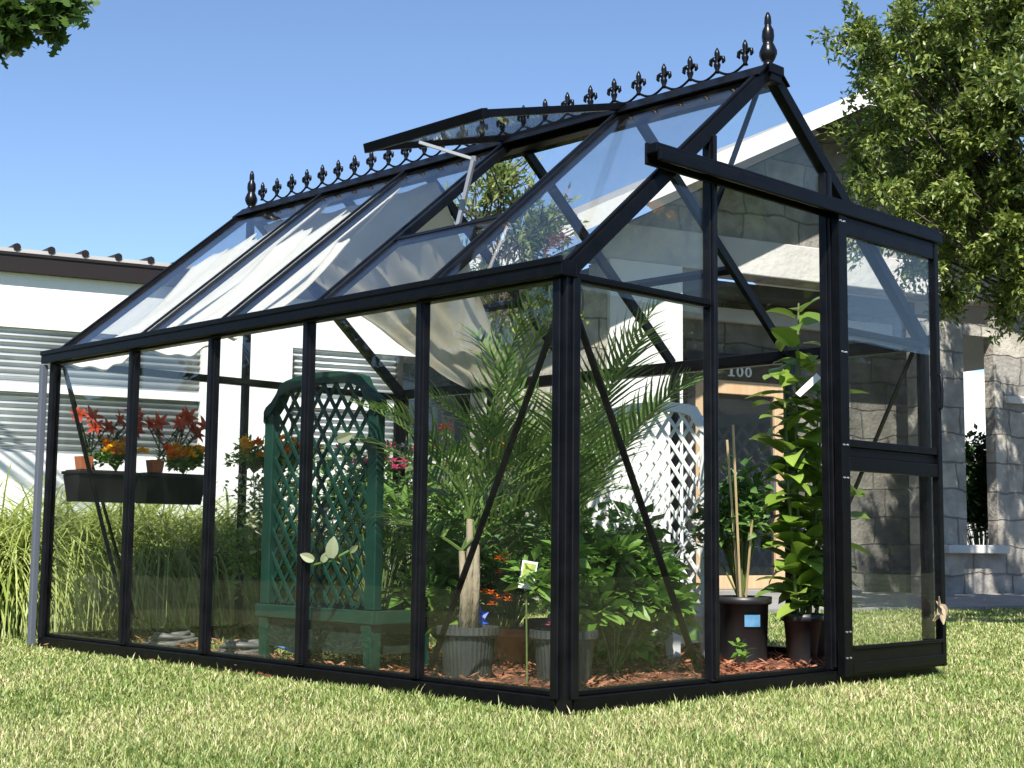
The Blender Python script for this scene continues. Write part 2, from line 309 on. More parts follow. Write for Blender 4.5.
# ================================================================== GREENHOUSE
W = .76; XM = 3*W; YP = [0, .711, 1.399, 2.084, 2.755, 3.55]; YL = YP[-1]; H = 1.43; HR = 2.385; HD = 1.9; SL = (HR-H)/(1.5*W)
def zs(x): return H+SL*(x if x <= 1.5*W else XM-x)
gh = thing('greenhouse', (XM/2, YL/2, 0), 'black metal framed glass greenhouse with open sliding door and crested ridge', 'greenhouse')
P = gh
def post(x, y, nx_, ny_):   # bar with bead, nx_,ny_ outward
    m = MB(); m.box((x-.016, y-.016, .05), (x+.016, y+.016, H-.01))
    ox, oy = nx_*.022, ny_*.022; m.box((x+ox-.009-abs(ny_)*.004, y+oy-.009-abs(nx_)*.004, .058), (x+ox+.009+abs(ny_)*.004, y+oy+.009+abs(nx_)*.004, H-.02)); return m
for y in YP[1:-1]: post(0, y, -1, 0).build('post', 'edge', P, bevel=.003); post(XM, y, 1, 0).build('post', 'edge', P, bevel=.003)
def corner(x, y, sx, sy):
    m = MB(); m.box((x-.02, y-.02, .0), (x+.02, y+.02, H))
    m.box((x+sx*.018-.012, y-sy*.02-.017, .04), (x+sx*.018+.012, y-sy*.02+.017, H-.03)); m.box((x-sx*.02-.017, y+sy*.018-.012, .04), (x-sx*.02+.017, y+sy*.018+.012, H-.03)); return m
for x, y, sx, sy in ((0, 0, -1, -1), (XM, 0, 1, -1), (0, YL, -1, 1), (XM, YL, 1, 1)): corner(x, y, sx, sy).build('corner_post', 'edge', P, bevel=.003)
# base rails
def railx(y, x0, x1, s):
    m = MB(); m.box((x0, y-.025, -.02), (x1, y+.025, .045)); m.box((x0+.03, y-.025+s*.02, .045), (x1-.03, y+.025+s*.02-.0, .062)); return m
railx(0, .021, W, 1).build('base_rail', 'black', P, bevel=.004)
railx(0, W+.001, 2*W, 1).build('door_sill', 'black', P, bevel=.004)
railx(0, 2*W+.001, XM-.021, 1).build('base_rail', 'black', P, bevel=.004)
railx(YL, .021, XM-.021, -1).build('base_rail', 'black', P, bevel=.004)
for x, s in ((0, 1), (XM, -1)):
    m = MB(); m.box((x-.025, .021, -.02), (x+.025, YL-.021, .045)); m.box((x-.025+s*.02, .04, .045), (x+.025+s*.02, YL-.04, .062)); m.build('base_rail', 'black', P, bevel=.004)
# gutters
for s, x in ((-1, 0), (1, XM)):
    m = MB(); a = x+s*.062; lo, hi = min(a, x-s*.012), max(a, x-s*.012)
    m.box((lo, -.035, H-.03), (hi, YL+.035, H+.022)); m.box((min(x+s*.056, x+s*.068), -.036, H+.01), (max(x+s*.056, x+s*.068), YL+.036, H+.034)); m.box((min(x-s*.02, x+s*.03), .02, H-.038), (max(x-s*.02, x+s*.03), YL-.02, H-.0301)); m.build('gutter', 'black', P, bevel=.004)
# roof bars
def rp(side, y, t, off=0):
    x = 1.5*W*t; z = H+SL*x; n = V((-SL, 0, 1)).normalized(); p = V((x, y, z))+n*off
    return p if side < 0 else V((XM-p.x, p.y, p.z))
for side in (-1, 1):
    up = V((side*SL, 0, 1)).normalized()
    for i, y in enumerate(YP):
        g = i in (0, 5); m = MB(); m.bar(rp(side, y, -.0, -.005), rp(side, y, .985, -.005), .045 if g else .026, .05 if g else .036, up)
        m.bar(rp(side, y, 0.01, .024), rp(side, y, .975, .024), .02 if g else .014, .012, up); m.build('roof_bar', 'edge' if not g else 'black', P, bevel=.003)
    for i in range(5):
        if i in (1, 3) : 
            m = MB(); m.bar(rp(side, YP[i]+.014, .37, 0), rp(side, YP[i+1]-.014, .37, 0), .03, .035, up); m.build('roof_crossbar', 'black', P, bevel=.003) if (i == 1 or side > 0) else None
# ridge beam
m = MB(); m.box((1.5*W-.035, -.04, HR-.06), (1.5*W+.035, YL+.04, HR+.005)); m.box((1.5*W-.045, -.045, HR-.03), (1.5*W+.045, -.03, HR+.01)); m.build('ridge_beam', 'black', P, bevel=.004)
for side in (-1, 1):
    up = V((side*SL, 0, 1)).normalized(); m = MB(); m.bar(rp(side, -.03, .955, .028), rp(side, YL+.03, .955, .028), .09, .006, up); m.build('ridge_flashing', 'black', P)
# front glazing bars
def vb(x, y, z0, z1, s):
    m = MB(); m.box((x-.017, y-.018, z0), (x+.017, y+.018, z1)); m.box((x-.01, y+s*.024-.008, z0+.01), (x+.01, y+s*.024+.008, z1-.01)); return m
vb(W, 0, .05, zs(W)-.02, -1).build('glazing_bar', 'edge', P, bevel=.003); vb(2*W, 0, .05, zs(2*W)-.02, -1).build('glazing_bar', 'edge', P, bevel=.003)
vb(1.5*W, YL, .05, HR-.06, 1).build('glazing_bar', 'edge', P, bevel=.003)
for x0, x1 in ((.022, W-.019), (2*W+.019, XM-.022)):
    m = MB(); m.box((x0, -.017, H-.04), (x1, .017, H-.008)); m.box((x0, -.026, H-.032), (x1, -.0171, H-.016)); m.build('glazing_bar', 'black', P, bevel=.003)
m = MB(); m.box((.022, YL-.017, H-.045), (XM-.022, YL+.017, H-.005)); m.build('glazing_bar', 'black', P, bevel=.003)
# door track
m = MB(); m.box((.367, -.08, HD-.015), (2.31, -.03, HD+.022)); m.box((.37, -.095, HD-.045), (2.307, -.077, HD+.002)); m.box((.37, -.03, HD-.05), (2.3, -.0175, HD+.03)); m.build('door_track', 'black', P, bevel=.005)
MB().box((-.066, YL+.006, .0), (-.034, YL+.04, H-.035)).build('lit_corner_edge', 'lit_edge', P, bevel=.004)  # added strip: sunlit outer edge of the back-left corner post, by colour
# braces
for x in (.035, XM-.035):
    MB().bar((x, .03, H-.05), (x, YP[1]-.02, .08), .008, .024, (1, 0, 0)).build('brace', 'black', P)
    MB().bar((x, YL-.03, H-.05), (x, YP[4]+.02, .08), .008, .018, (1, 0, 0)).build('brace', 'black', P)
MB().bar((.04, .033, H-.06), (W-.03, .033, .08), .008, .026, (0, 1, 0)).build('brace', 'black', P)
MB().bar((.04, YL-.033, H-.06), (.5, YL-.033, .08), .008, .02, (0, 1, 0)).build('brace', 'black', P)
MB().bar((1.5*W-.02, .03, HR-.07), (W+.03, .03, HD-.2), .008, .022, (0, 1, 0)).build('brace', 'black', P)
# glass panes
def pane(poly, n):
    c = sum((V(p) for p in poly), V())/len(poly); poly = [V(p) for p in poly]
    MB().prism(poly, V(n).normalized()*.004).build('glass_pane', 'glass', P)
for x, s in ((0, -1), (XM, 1)):
    for i in range(5):
        y0, y1 = YP[i]+.012, YP[i+1]-.012; pane([(x, y0, .06), (x, y1, .06), (x, y1, H-.03), (x, y0, H-.03)], (1, 0, 0))
pane([(.02, 0, .06), (W-.012, 0, .06), (W-.012, 0, H-.03), (.02, 0, H-.03)], (0, 1, 0))
pane([(2*W+.012, 0, .06), (XM-.02, 0, .06), (XM-.02, 0, H-.03), (2*W+.012, 0, H-.03)], (0, 1, 0))
pane([(.05, 0, H-.012), (W-.012, 0, H-.012), (W-.012, 0, zs(W)-.03)], (0, 1, 0)); pane([(XM-.05, 0, H-.012), (2*W+.012, 0, H-.012), (2*W+.012, 0, zs(W)-.03)], (0, 1, 0))
pane([(W+.012, 0, HD), (2*W-.012, 0, HD), (2*W-.012, 0, zs(W)-.02), (1.5*W, 0, HR-.04), (W+.012, 0, zs(W)-.02)], (0, 1, 0))
for x0, x1 in ((.02, 1.5*W-.012), (1.5*W+.012, XM-.02)):
    pane([(x0, YL, .06), (x1, YL, .06), (x1, YL, H-.03), (x0, YL, H-.03)], (0, 1, 0))
pane([(.05, YL, H-.008), (1.5*W-.012, YL, H-.008), (1.5*W-.012, YL, HR-.04)], (0, 1, 0)); pane([(XM-.05, YL, H-.008), (1.5*W+.012, YL, H-.008), (1.5*W+.012, YL, HR-.04)], (0, 1, 0))
for side in (-1, 1):
    nrm = V((side*SL, 0, 1))
    for i in range(5):
        y0, y1 = YP[i]+.01, YP[i+1]-.01; tt = .37 if (side < 0 and i == 1) else .97
        pane([rp(side, y0, .0, .012), rp(side, y1, .0, .012), rp(side, y1, tt, .012), rp(side, y0, tt, .012)], nrm)
# roof vent, hinged at the ridge and standing open
hy0, hy1 = YP[1]-.005, YP[2]+.005; hA = V((1.5*W-.02, 0, HR+.0)); hB = V((.275, 0, 2.165)); dv = (hB-hA); ln = dv.length; dv.normalize(); nv = V((0, 1, 0)).cross(dv); nv = nv if nv.z > 0 else -nv
vent = MB()
q = lambda t, y, o=0: hA+dv*ln*t+V((0, y, 0))+nv*o
for y in (hy0, hy1): vent.bar(q(0.03, y), q(1, y), .025, .03, nv)
vent.bar(q(.015, hy0), q(.015, hy1), .03, .034, nv); vent.bar(q(1, hy0-.013), q(1, hy1+.013), .034, .04, nv)
vo = vent.build('roof_vent', 'black', P, bevel=.003)
MB().prism([q(.03, hy0), q(.03, hy1), q(.98, hy1), q(.98, hy0)], nv*.004).build('vent_glass', 'glass', vo)
st = MB(); ym = (hy0+hy1)/2+.05; a = q(.88, ym+.1, -.02); b = V((.35, ym-.03, 1.98)); b = V((a.x+.16, ym-.06, a.z-.07)); c = V((rp(-1, 0, .37).x, ym-.1, rp(-1, 0, .37).z+.01))
st.bar(a, b, .012, .012); st.bar(b, c, .016, .016); st.lathe([(0, -.01), (.012, -.01), (.012, .012), (0, .012)], b, 8); st.build('vent_stay', 'galv', vo)
# cresting
cr = MB(); nf = 25; ys = [.11+i*(YL-.22)/(nf-1) for i in range(nf)]; xr = 1.5*W
cr.box((xr-.006, -.02, HR+.004), (xr+.006, YL+.02, HR+.014))
pts_y = [0.0]+ys+[YL]
for a, b in zip(ys[:-1], ys[1:]): cr.tube([(xr, a+(b-a)*k/8, HR+.052-.028*math.sin(math.pi*k/8)) for k in range(9)], .0055, 5)
cro = cr.build('cresting', 'black', P, smooth=False)
fl = MB(); prof = [(0, 0), (.013, .002), (.008, .012), (.014, .028), (.015, .036), (.009, .046), (.011, .052), (.009, .06), (.012, .078), (.011, .088), (.004, .104), (0, .108)]
fl.lathe(prof, (xr, ys[0], HR+.042), 10)
for s in (-1, 1): fl.tube([(xr, ys[0]+s*.006, HR+.09), (xr, ys[0]+s*.018, HR+.106), (xr, ys[0]+s*.03, HR+.102), (xr, ys[0]+s*.033, HR+.086), (xr, ys[0]+s*.027, HR+.078)], [.007, .009, .009, .008, .004], 6)
f0 = fl.build('crest_finial', 'edge', cro, smooth=True)
for y in ys[1:]:
    c_ = f0.copy(); COL.objects.link(c_); c_.parent = cro; c_.location = (0, y-ys[0], 0)
for y in (0.0, YL):
    prof = [(0, 0), (.022, .0), (.022, .012), (.016, .018), (.026, .03), (.034, .05), (.034, .065), (.024, .09), (.019, .1), (.022, .108), (.024, .125), (.022, .15), (.014, .166), (.012, .172), (.014, .18), (.012, .205), (.006, .222), (0, .226)]
    MB().lathe(prof, (xr, y+.0, HR+.008), 16, .05).build('ridge_finial', 'edge', P, smooth=True)
# sliding door standing open to the right
dx0, dx1, dz0, dz1, dy = 2*W+.02, XM+.0, .03, HD-.03, -.066
fm = MB(); T = .026
fm.box((dx0-.045, dy-.018, dz0), (dx0+.012, dy+.018, dz1)); fm.box((dx1-.03, dy-.018, dz0), (dx1, dy+.018, dz1))
for z0, z1 in ((dz0, dz0+.1), (.83, .885), (.925, .955), (dz1-.09, dz1)): fm.box((dx0+.012, dy-.014, z0), (dx1-.03, dy+.014, z1))
fm.box((dx0+.012, dy-.004, .885), (dx1-.03, dy+.008, .925))
fm.box((dx0+.012, dy-.022, dz0+.1), (dx1-.03, dy-.0141, dz0+.115)); fm.box((dx0+.012, dy-.02, dz0+.01), (dx1-.03, dy-.0142, dz0+.05))
do = fm.build('sliding_door', 'black', P, bevel=.003)
MB().box((dx0+.008, dy-.002, dz0+.1), (dx1-.026, dy+.002, .83)).build('door_glass', 'glass', do)
MB().box((dx0+.008, dy-.002, .955), (dx1-.026, dy+.002, dz1-.09)).build('door_glass', 'glass', do)
hd = MB(); hd.tube([(dx1-.022, dy-.018, 1.12), (dx1-.022, dy-.03, 1.13), (dx1-.022, dy-.034, 1.2), (dx1-.022, dy-.03, 1.27), (dx1-.022, dy-.018, 1.28)], .007, 6); hd.build('door_handle', 'edge', do, smooth=True)
bt = MB()
for z in (.1, .2, .8, .93, 1.3, 1.83): 
    for k in (0, 1):
        bt = MB(); bt.lathe([(0, 0), (.004, 0), (.004, .005), (0, .006)], (0, 0, 0), 8); n_ = 32; bt.v[-n_:] = [(2*W-.016+k*.026+vx, dy-.0182-vz, z+vy) for vx, vy, vz in bt.v[-n_:]]; bt.build('bolt', 'bolt', P)
# ================================================================== SHADE CLOTH inside the roof (over the right slope)
mb = MB(); nu, nv_ = 26, 40
def lerp(a, b, t): return a+(b-a)*t
for i in range(nu+1):
    s = i/nu     # 0 ridge -> 1 far eave
    for j in range(nv_+1):
        t = j/nv_
        ynear = lerp(1.95, 2.1, s) if s < .5 else lerp(2.02, 2.5, (s-.5)*2)
        ynear = 2.02+.45*s**1.5
        y = lerp(ynear, YL-.05-.6*s**1.5, t); x = lerp(1.5*W+.05, XM-.05, s)
        z = zs(x)-.05-.1*math.sin(math.pi*s)*(1-.75*t)-.03*math.sin(t*math.pi*5)**2*math.sin(math.pi*s)
        z -= .09*max(0, s-.75)/.25*max(0, 1-1.3*t)
        e = math.exp(-t*nv_/3.); z -= .07*e*math.sin(math.pi*min(1, s*1.1)); z += .004*math.sin(s*30+t*9)+.006*math.sin(t*30+s*8)+.012*math.sin(s*9-t*4)
        mb.v.append((x, y, z))
for i in range(nu):
    for j in range(nv_): a = i*(nv_+1)+j; mb.f.append((a, a+1, a+nv_+2, a+nv_+1))
o = mb.build('shade_cloth', 'backlit_cloth', smooth=True); sm = o.modifiers.new('thick', 'SOLIDIFY'); sm.thickness = .004
tag(o, 'cream shade cloth drooping to a loose corner behind the palm under the right roof slope', 'shade cloth')
mb = MB(); nu, nv_ = 22, 90
for j in range(nv_+1):
    y = lerp(2.0, YL-.06, j/nv_); b = [i for i in range(5) if YP[i] <= y][-1]; fb = (y-YP[b])/(YP[b+1]-YP[b])
    tm = .97-.33*fb**1.2+.035*math.sin(y*41)+.02*math.sin(y*97)
    if y < 2.2: tm *= .75+.25*(y-2.0)/.2
    for i in range(nu+1):
        t = i/nu*tm; p = rp(-1, y, t, -.035-.05*math.sin(math.pi*i/nu)-.02*math.sin(fb*math.pi)-.05*max(0, 1-t*5)*(1-abs(2*fb-1))); p.z += .008*math.sin(y*31+t*9); p.x = max(p.x, .03); mb.v.append(tuple(p))
for j in range(nv_):
    for i in range(nu): a = j*(nu+1)+i; mb.f.append((a, a+1, a+nu+2, a+nu+1))
o = mb.build('shade_cloth', 'cloth', smooth=True); sm = o.modifiers.new('thick', 'SOLIDIFY'); sm.thickness = .004
tag(o, 'bright sunlit cream cloth beneath the left roof panes of the far bays', 'shade cloth')
# ================================================================== POTS AND PLANTS
def pot(name, c, r, h, m, parent, ribs=0, taper=.82, rim=.012):
    prof = [(0, 0), (r*taper, 0), (r*taper, .004), (r*.97, h-.035), (r+rim*.3, h-.034), (r+rim, h-.028), (r+rim, h), (r-.006, h), (r-.012, h-.03)]
    p = MB().lathe(prof, c, 72, ribs*.6); o = p.build(name, m, parent, smooth=not ribs)
    MB().lathe([(r-.0125, h-.028), (r*.5, h-.018), (0, h-.014)], c, 24).build('soil', 'soil', parent, smooth=True); return o
def frond(base, d0, L, curve, nl, ll, lw, mname, parent, tilt=.9):
    d = V(d0).normalized(); side = d.cross(V((0, 0, 1))).normalized(); q_ = Quaternion(side, -curve/16); p = V(base); pts = [p.copy()]; ds = [d.copy()]
    for i in range(16): p = p+d*L/16; d = q_ @ d; pts.append(p.copy()); ds.append(d.copy())
    m = MB(); m.tube(pts, [.006*(1-i/20) for i in range(17)], 4, False)
    for k in range(nl):
        t = .18+.82*k/nl; f = t*16; i = min(15, int(f)); pp = pts[i].lerp(pts[i+1], f-i); dd = ds[i]; nn = side.cross(dd)
        l_ = ll*(math.sin(math.pi*(.12+.85*t)))**.6
        for s in (-1, 1):
            ld = (side*s*tilt+dd*(.55+.5*t)+nn*.35+rdir()*.08).normalized(); m.strip(pp, ld, l_*U(.88, 1.08), lw, U(.35, .9), 3, side=ld.cross(nn)*(1))
    return m.build('frond', mname, parent)
# palm in the grey pot
t = thing('potted_palm', (.31, .79, .02), 'feathery palm with pale trunk in ribbed grey pot behind left side glass', 'palm', 'palms in the greenhouse')
pot('pot', V((.31, .79, .02)), .105, .2, 'potgrey', t, .02)
tr = MB(); tops = []
for dx_, dy_, h in ((-.0, 0, .42), (.012, -.01, .34), (-.012, .01, .3)):
    b = V((.31+dx_, .79+dy_, .2)); e = V((.31+dx_*1.8, .79+dy_*1.8, .2+h)); tr.tube([b, b.lerp(e, .4)+V((.008, 0, 0)), e], [.024, .017, .011], 8); tops.append(e)
tr.build('trunk', 'trunk', t, smooth=True)
for k in [0, 1, 2, 3, 5, 6, 8, 9, 11, 12, 14]:
    a = k*2.4+.3; el = .2+.28*((k*7) % 4) if k < 12 else 1.15; a = a if k < 12 else R(-50+25*(k-13)); b = tops[k % 3]; d = V((math.cos(a)*math.cos(el), math.sin(a)*math.cos(el), math.sin(el)))
    if (b+d*.7).x < .05: d.x *= .3
    if (b+d*.7).y < .05: d.y *= .3
    frond(b, d, U(.55, .85), U(.7, 1.3), 28, .24, .011, 'palm', t)
for px_, py_, dd_ in ((536, 292, 5.25), (505, 300, 5.35)):
    tgt = D(px_, py_, dd_); b = tops[0]; dv_ = tgt-b; frond(b, dv_+V((0, 0, dv_.length*.25)), dv_.length*1.1, .45, 24, .2, .011, 'palm', t)
# second palm behind front corner
t = thing('potted_palm', (.92, .92, .02), 'broad palm with long fronds spreading behind front left pane', 'palm', 'palms in the greenhouse')
pot('pot', V((.92, .92, .02)), .12, .2, 'potblack', t)
tr = MB(); tr.tube([(.92, .92, .19), (.93, .91, .35), (.92, .9, .5)], [.04, .03, .022], 8); tr.build('trunk', 'trunk', t, smooth=True)
for k, (az_, el_, L_) in enumerate([(-80, 66, .95), (-100, 78, 1.05), (-135, 62, .95), (-160, 58, .85), (15, 62, 1.0), (150, 66, .9), (-65, 84, 1.15), (-20, 72, 1.1), (95, 80, 1.1)]):
    a, e = R(az_), R(el_); frond((.92, .9, .48), (math.cos(a)*math.cos(e), math.sin(a)*math.cos(e), math.sin(e)), L_, U(.6, 1.1), 32, .33, .013, 'palm', t)
def bush(mb, st, c, rad, n, L, Wd, ncl=14, flat=.5, big=False, stems=True, base=None):
    c = V(c); base = V(base) if base else V((c.x, c.y, 0.02))
    cl = []
    for i in range(ncl):
        d = rdir(-.6, 1); r = U(.35, 1.0); cl.append(c+V((d.x*rad[0]*r, d.y*rad[1]*r, d.z*rad[2]*r)))
    for p in cl:
        if stems: st.tube([base, base.lerp(p, .5)+V((U(-.02, .02), U(-.02, .02), .04)), p], [.005, .004, .002], 4, False)
        for k in range(n//ncl):
            d = rdir(-.5, .9); q_ = p+V((d.x*rad[0], d.y*rad[1], d.z*rad[2]))*U(.05, .33)
            nn = (V((0, 0, 1))+rdir()*flat*1.4); l_ = L*U(.6, 1.25)
            (mb.bigleaf(q_, (d+V((0, 0, -.1))), nn, l_, Wd*l_/L, U(.2, .8), 4) if big else mb.leaf(q_, d, nn, l_, Wd*l_/L, .12, U(0, .25)))
def simple_plant(name, loc, c, rad, n, L, Wd, m, label, cat, big=False, ncl=14, potargs=None, group=None):
    t = thing(name, loc, label, cat, group); base = V(loc)
    if potargs: r, h, pm, ribs = potargs; pot('pot', base, r, h, pm, t, ribs); base = base+V((0, 0, h-.02))
    mb, st = MB(), MB(); bush(mb, st, c, rad, n, L, Wd, ncl, big=big, base=base); mb.build('foliage', m, t); st.build('stems', 'stem', t); return t
def flowers(pts, r, m, parent, npet=9, name='flower'):
    for p in pts:
        mb = MB()
        for ring, k in ((0, npet), (1, npet//2)):
            for i in range(k):
                a = 6.283*i/k+ring*.4; e = .25+ring*.7; d = V((math.cos(a)*math.cos(e), math.sin(a)*math.cos(e), math.sin(e))); mb.leaf(V(p), d, V((0, 0, 1)), r*U(.85, 1.15), r*.6, .2, .2)
        mb.build(name, m, parent)
# leafy plant in grey pot at the corner
t = simple_plant('potted_plant', (.46, .44, .02), (.46, .46, .36), (.15, .15, .16), 240, .07, .042, 'leafA', 'leafy plant with pink blooms in ribbed grey pot at front corner', 'potted plant', potargs=(.112, .2, 'potgrey', .02))
flowers([(.4, .36, .25), (.42, .4, .3), (.37, .42, .24)], .022, 'pink', t)
# bushy plants in the bed
t = simple_plant('leafy_bush', (.86, .55, .03), (.84, .52, .28), (.25, .24, .27), 1600, .07, .048, 'leafA', 'bright green bush with broad leaves behind front left pane', 'bush', big=True)
t = simple_plant('leafy_bush', (1.55, 1.35, .03), (1.62, 1.2, .5), (.26, .3, .2), 500, .075, .05, 'leafB', 'taller mid green bush growing in front of white lattice', 'bush', big=False, ncl=20)
t = simple_plant('leafy_bush', (1.1, 1.45, .03), (1.1, 1.5, .5), (.3, .3, .4), 620, .08, .045, 'leafB', 'dense dark green bush in the middle of mulch bed', 'bush', ncl=20)
t = simple_plant('leafy_bush', (1.2, .98, .03), (1.2, 1.05, .4), (.2, .2, .28), 600, .065, .045, 'leafA', 'light green bush to the left of the white planter leg', 'bush', ncl=20)
t = simple_plant('broad_leaf_plant', (1.22, .78, .03), (1.22, .78, .2), (.2, .17, .14), 90, .13, .1, 'leafB', 'low plant with large rounded leaves on the mulch', 'plant', big=True)
t = simple_plant('pink_flower_plant', (1.6, 1.02, .03), (1.58, 1.0, .1), (.1, .1, .06), 80, .05, .035, 'leafA', 'small pink flowering plant beside white planter leg', 'flower')
flowers([G(628, 652)+V((0, 0, .02)), G(637, 655)+V((0, 0, .03)), G(646, 660)+V((0, 0, .03)), (1.56, .98, .13)], .026, 'pink', t)
t = simple_plant('white_flower_plant', (.72, .55, .03), (.72, .58, .22), (.08, .08, .16), 60, .06, .04, 'leafB', 'thin plant with single white bloom beside corner post', 'flower')
flowers([D(584, 609, 5.35), D(581, 605, 5.36)], .03, 'whitepetal', t)
t = simple_plant('fern', (.75, 1.3, .03), (.72, 1.3, .42), (.24, .28, .42), 800, .1, .03, 'leafA', 'loose narrow leaved plant filling space behind palm pot', 'plant', ncl=22)
t = simple_plant('climbing_vine', (.52, 1.42, .03), (.5, 1.2, .3), (.12, .16, .24), 120, .09, .07, 'leafA', 'light green vine trailing beside green trellis leg', 'vine', big=True)
t = simple_plant('orange_flower_plant', (.85, 1.1, .03), (.82, 1.08, .38), (.15, .15, .18), 220, .05, .03, 'leafB', 'orange flowering plant in terracotta pot behind grey pot', 'flower', potargs=(.085, .15, 'terracotta', 0))
flowers([D(U(483, 512), U(553, 605), 5.6+U(-.1, .1)) for _ in range(13)], .024, 'dorange', t)
# plant tags
t = thing('plant_tag', D(528, 592, 5.15), 'white picture tag on a stake beside corner post', 'plant tag'); c = D(528, 575, 5.15); n_ = (CAM-c).normalized(); sd = n_.cross(V((0, 0, 1))).normalized(); upv = sd.cross(n_); upv = upv if upv.z > 0 else -upv; sd2 = (sd*.98+upv*.16).normalized(); up2 = (upv*.98-sd*.16).normalized()
MB().prism([c+sd2*a*.028+up2*b*.05 for a, b in ((-1, -1), (1, -1), (1, 1), (-1, 1))], n_*.003).build('tag_card', 'card', t)
MB().prism([c+n_*.004+sd2*a*.022+up2*b for a, b in ((-1, -.03), (1, -.03), (1, .042), (-1, .042))], n_*.002).build('tag_picture', 'cardgreen', t)
MB().tube([c-up2*.04-n_*.004, V((c.x, c.y, .03))], .003, 5).build('stake', 'stem', t)
t = thing('blue_ornament', D(477, 640, 5.45), 'blue plastic pinwheel ornament beside palm trunk', 'ornament'); c = D(477, 618, 5.45); mb = MB()
for k in range(7): a = k*.9; mb.leaf(c, (sd*math.cos(a)+V((0, 0, 1))*math.sin(a)), n_+rdir()*.3, .05, .032, .3, .2)
mb.build('blades', 'blue', t); MB().tube([c-n_*.01, V((c.x, c.y, .03))], .004, 5).build('stick', 'stem', t); flowers([D(470, 596, 5.45)], .012, 'orange', t, name='hub')
# big black pot with staked climber
c = V((1.75, .59, .02)); t = thing('staked_plant', c, 'climbing plant on bamboo stakes in wide black pot with blue label', 'potted plant')
pot('pot', c, .113, .29, 'potblack', t, 0, .9)
lab = MB(); a0 = math.atan2(CAM.y-c.y, CAM.x-c.x)+.16
vs = []
for k in range(7):
    a = a0-.1+.62*k/6
    for z in (.165, .215): vs.append((c.x+math.cos(a)*.1155, c.y+math.sin(a)*.1155, c.z+z))
lab.add(vs, [(2*k, 2*k+2, 2*k+3, 2*k+1) for k in range(6)]); lo = lab.build('pot_label', 'labelblue', t); lm = lo.modifiers.new('thick', 'SOLIDIFY'); lm.thickness = .002
for px, py, top, dpt in ((733, 425, 5.95, 0), (727, 440, 6.1, 0), (752, 520, 6.05, 0)):
    e = D(px, py, top); b = V((c.x+(e.x-c.x)*.25, c.y+(e.y-c.y)*.25, .27)); MB().tube([b, e], .0055, 6).build('stake', 'bamboo', t)
mb, st = MB(), MB(); bush(mb, st, (1.7, .6, .6), (.15, .15, .3), 700, .055, .036, 30, base=(1.74, .59, .28)); mb.build('foliage', 'leafB', t); st.build('stems', 'stem', t)
mb = MB()
for _ in range(26): d = rdir(-.8, .5); mb.leaf(D(742, 650, 5.86)+V((U(-.03, .03), U(-.02, .02), U(-.04, .03))), d, rdir(.2, 1), .05, .02)
mb.build('sprig', 'leafA', t)
# tall glossy plant in tapered black pot
c = V((1.92, .40, .02)); t = thing('glossy_plant', c, 'tall glossy broad leaved plant in tapered black pot inside doorway', 'potted plant')
pot('pot', c, .082, .22, 'potblack', t, 0, .68)
stems = MB(); lf = MB(); 
for sx, sy, top in ((.0, .0, 1.6), (-.08, .03, 1.3), (.1, -.06, 1.25), (-.03, .05, .95), (.2, .04, 1.1), (.22, -.08, .8)):
    b = c+V((sx*.3, sy*.3, .2)); e = V((c.x+sx, c.y+sy, top)); pts = [b, b.lerp(e, .5)+V((U(-.02, .02), U(-.02, .02), 0)), e]; stems.tube(pts, [.009, .008, .004], 6)
    nL = int((top-.25)/.026)
    for k in range(nL):
        tt = .05+.95*k/nL; p = b.lerp(e, tt); a = k*2.4+sx*30; el = U(-.15, .75); d = V((math.cos(a)*math.cos(el), math.sin(a)*math.cos(el), math.sin(el)))
        if p.y+d.y*.17 < .06: d.y = abs(d.y)*.3
        if p.x+d.x*.2 > XM-.04: d.x *= -.2
        lf.bigleaf(p+d*.02, d, V((0, 0, 1))+rdir()*.5, U(.12, .2), U(.075, .115), U(.3, 1.3), 5)
lf.build('leaves', 'magnolia', t, smooth=True); stems.build('stem', 'stem', t, smooth=True)
tg = MB(); b_ = D(800, 385, 6.0); tg.prism([b_+V((0, 0, .05))+r2*.07, b_+r2*.09+V((0, 0, .03)), b_-r2*.0-V((0, 0, .05)), b_-r2*.02-V((0, 0, .035))], fw*.002); tg.build('paper_tag', 'card', t)
# grey tub behind it
t = thing('storage_tub', (2.1, .5, .02), 'grey plastic tub standing behind tapered black pot', 'tub')
MB().lathe([(0, 0), (.085, 0), (.1, .19), (.108, .19), (.108, .205), (.094, .205), (.08, .02), (0, .015)], (2.1, .5, .02), 28).build('tub', 'potgrey', t, smooth=True)
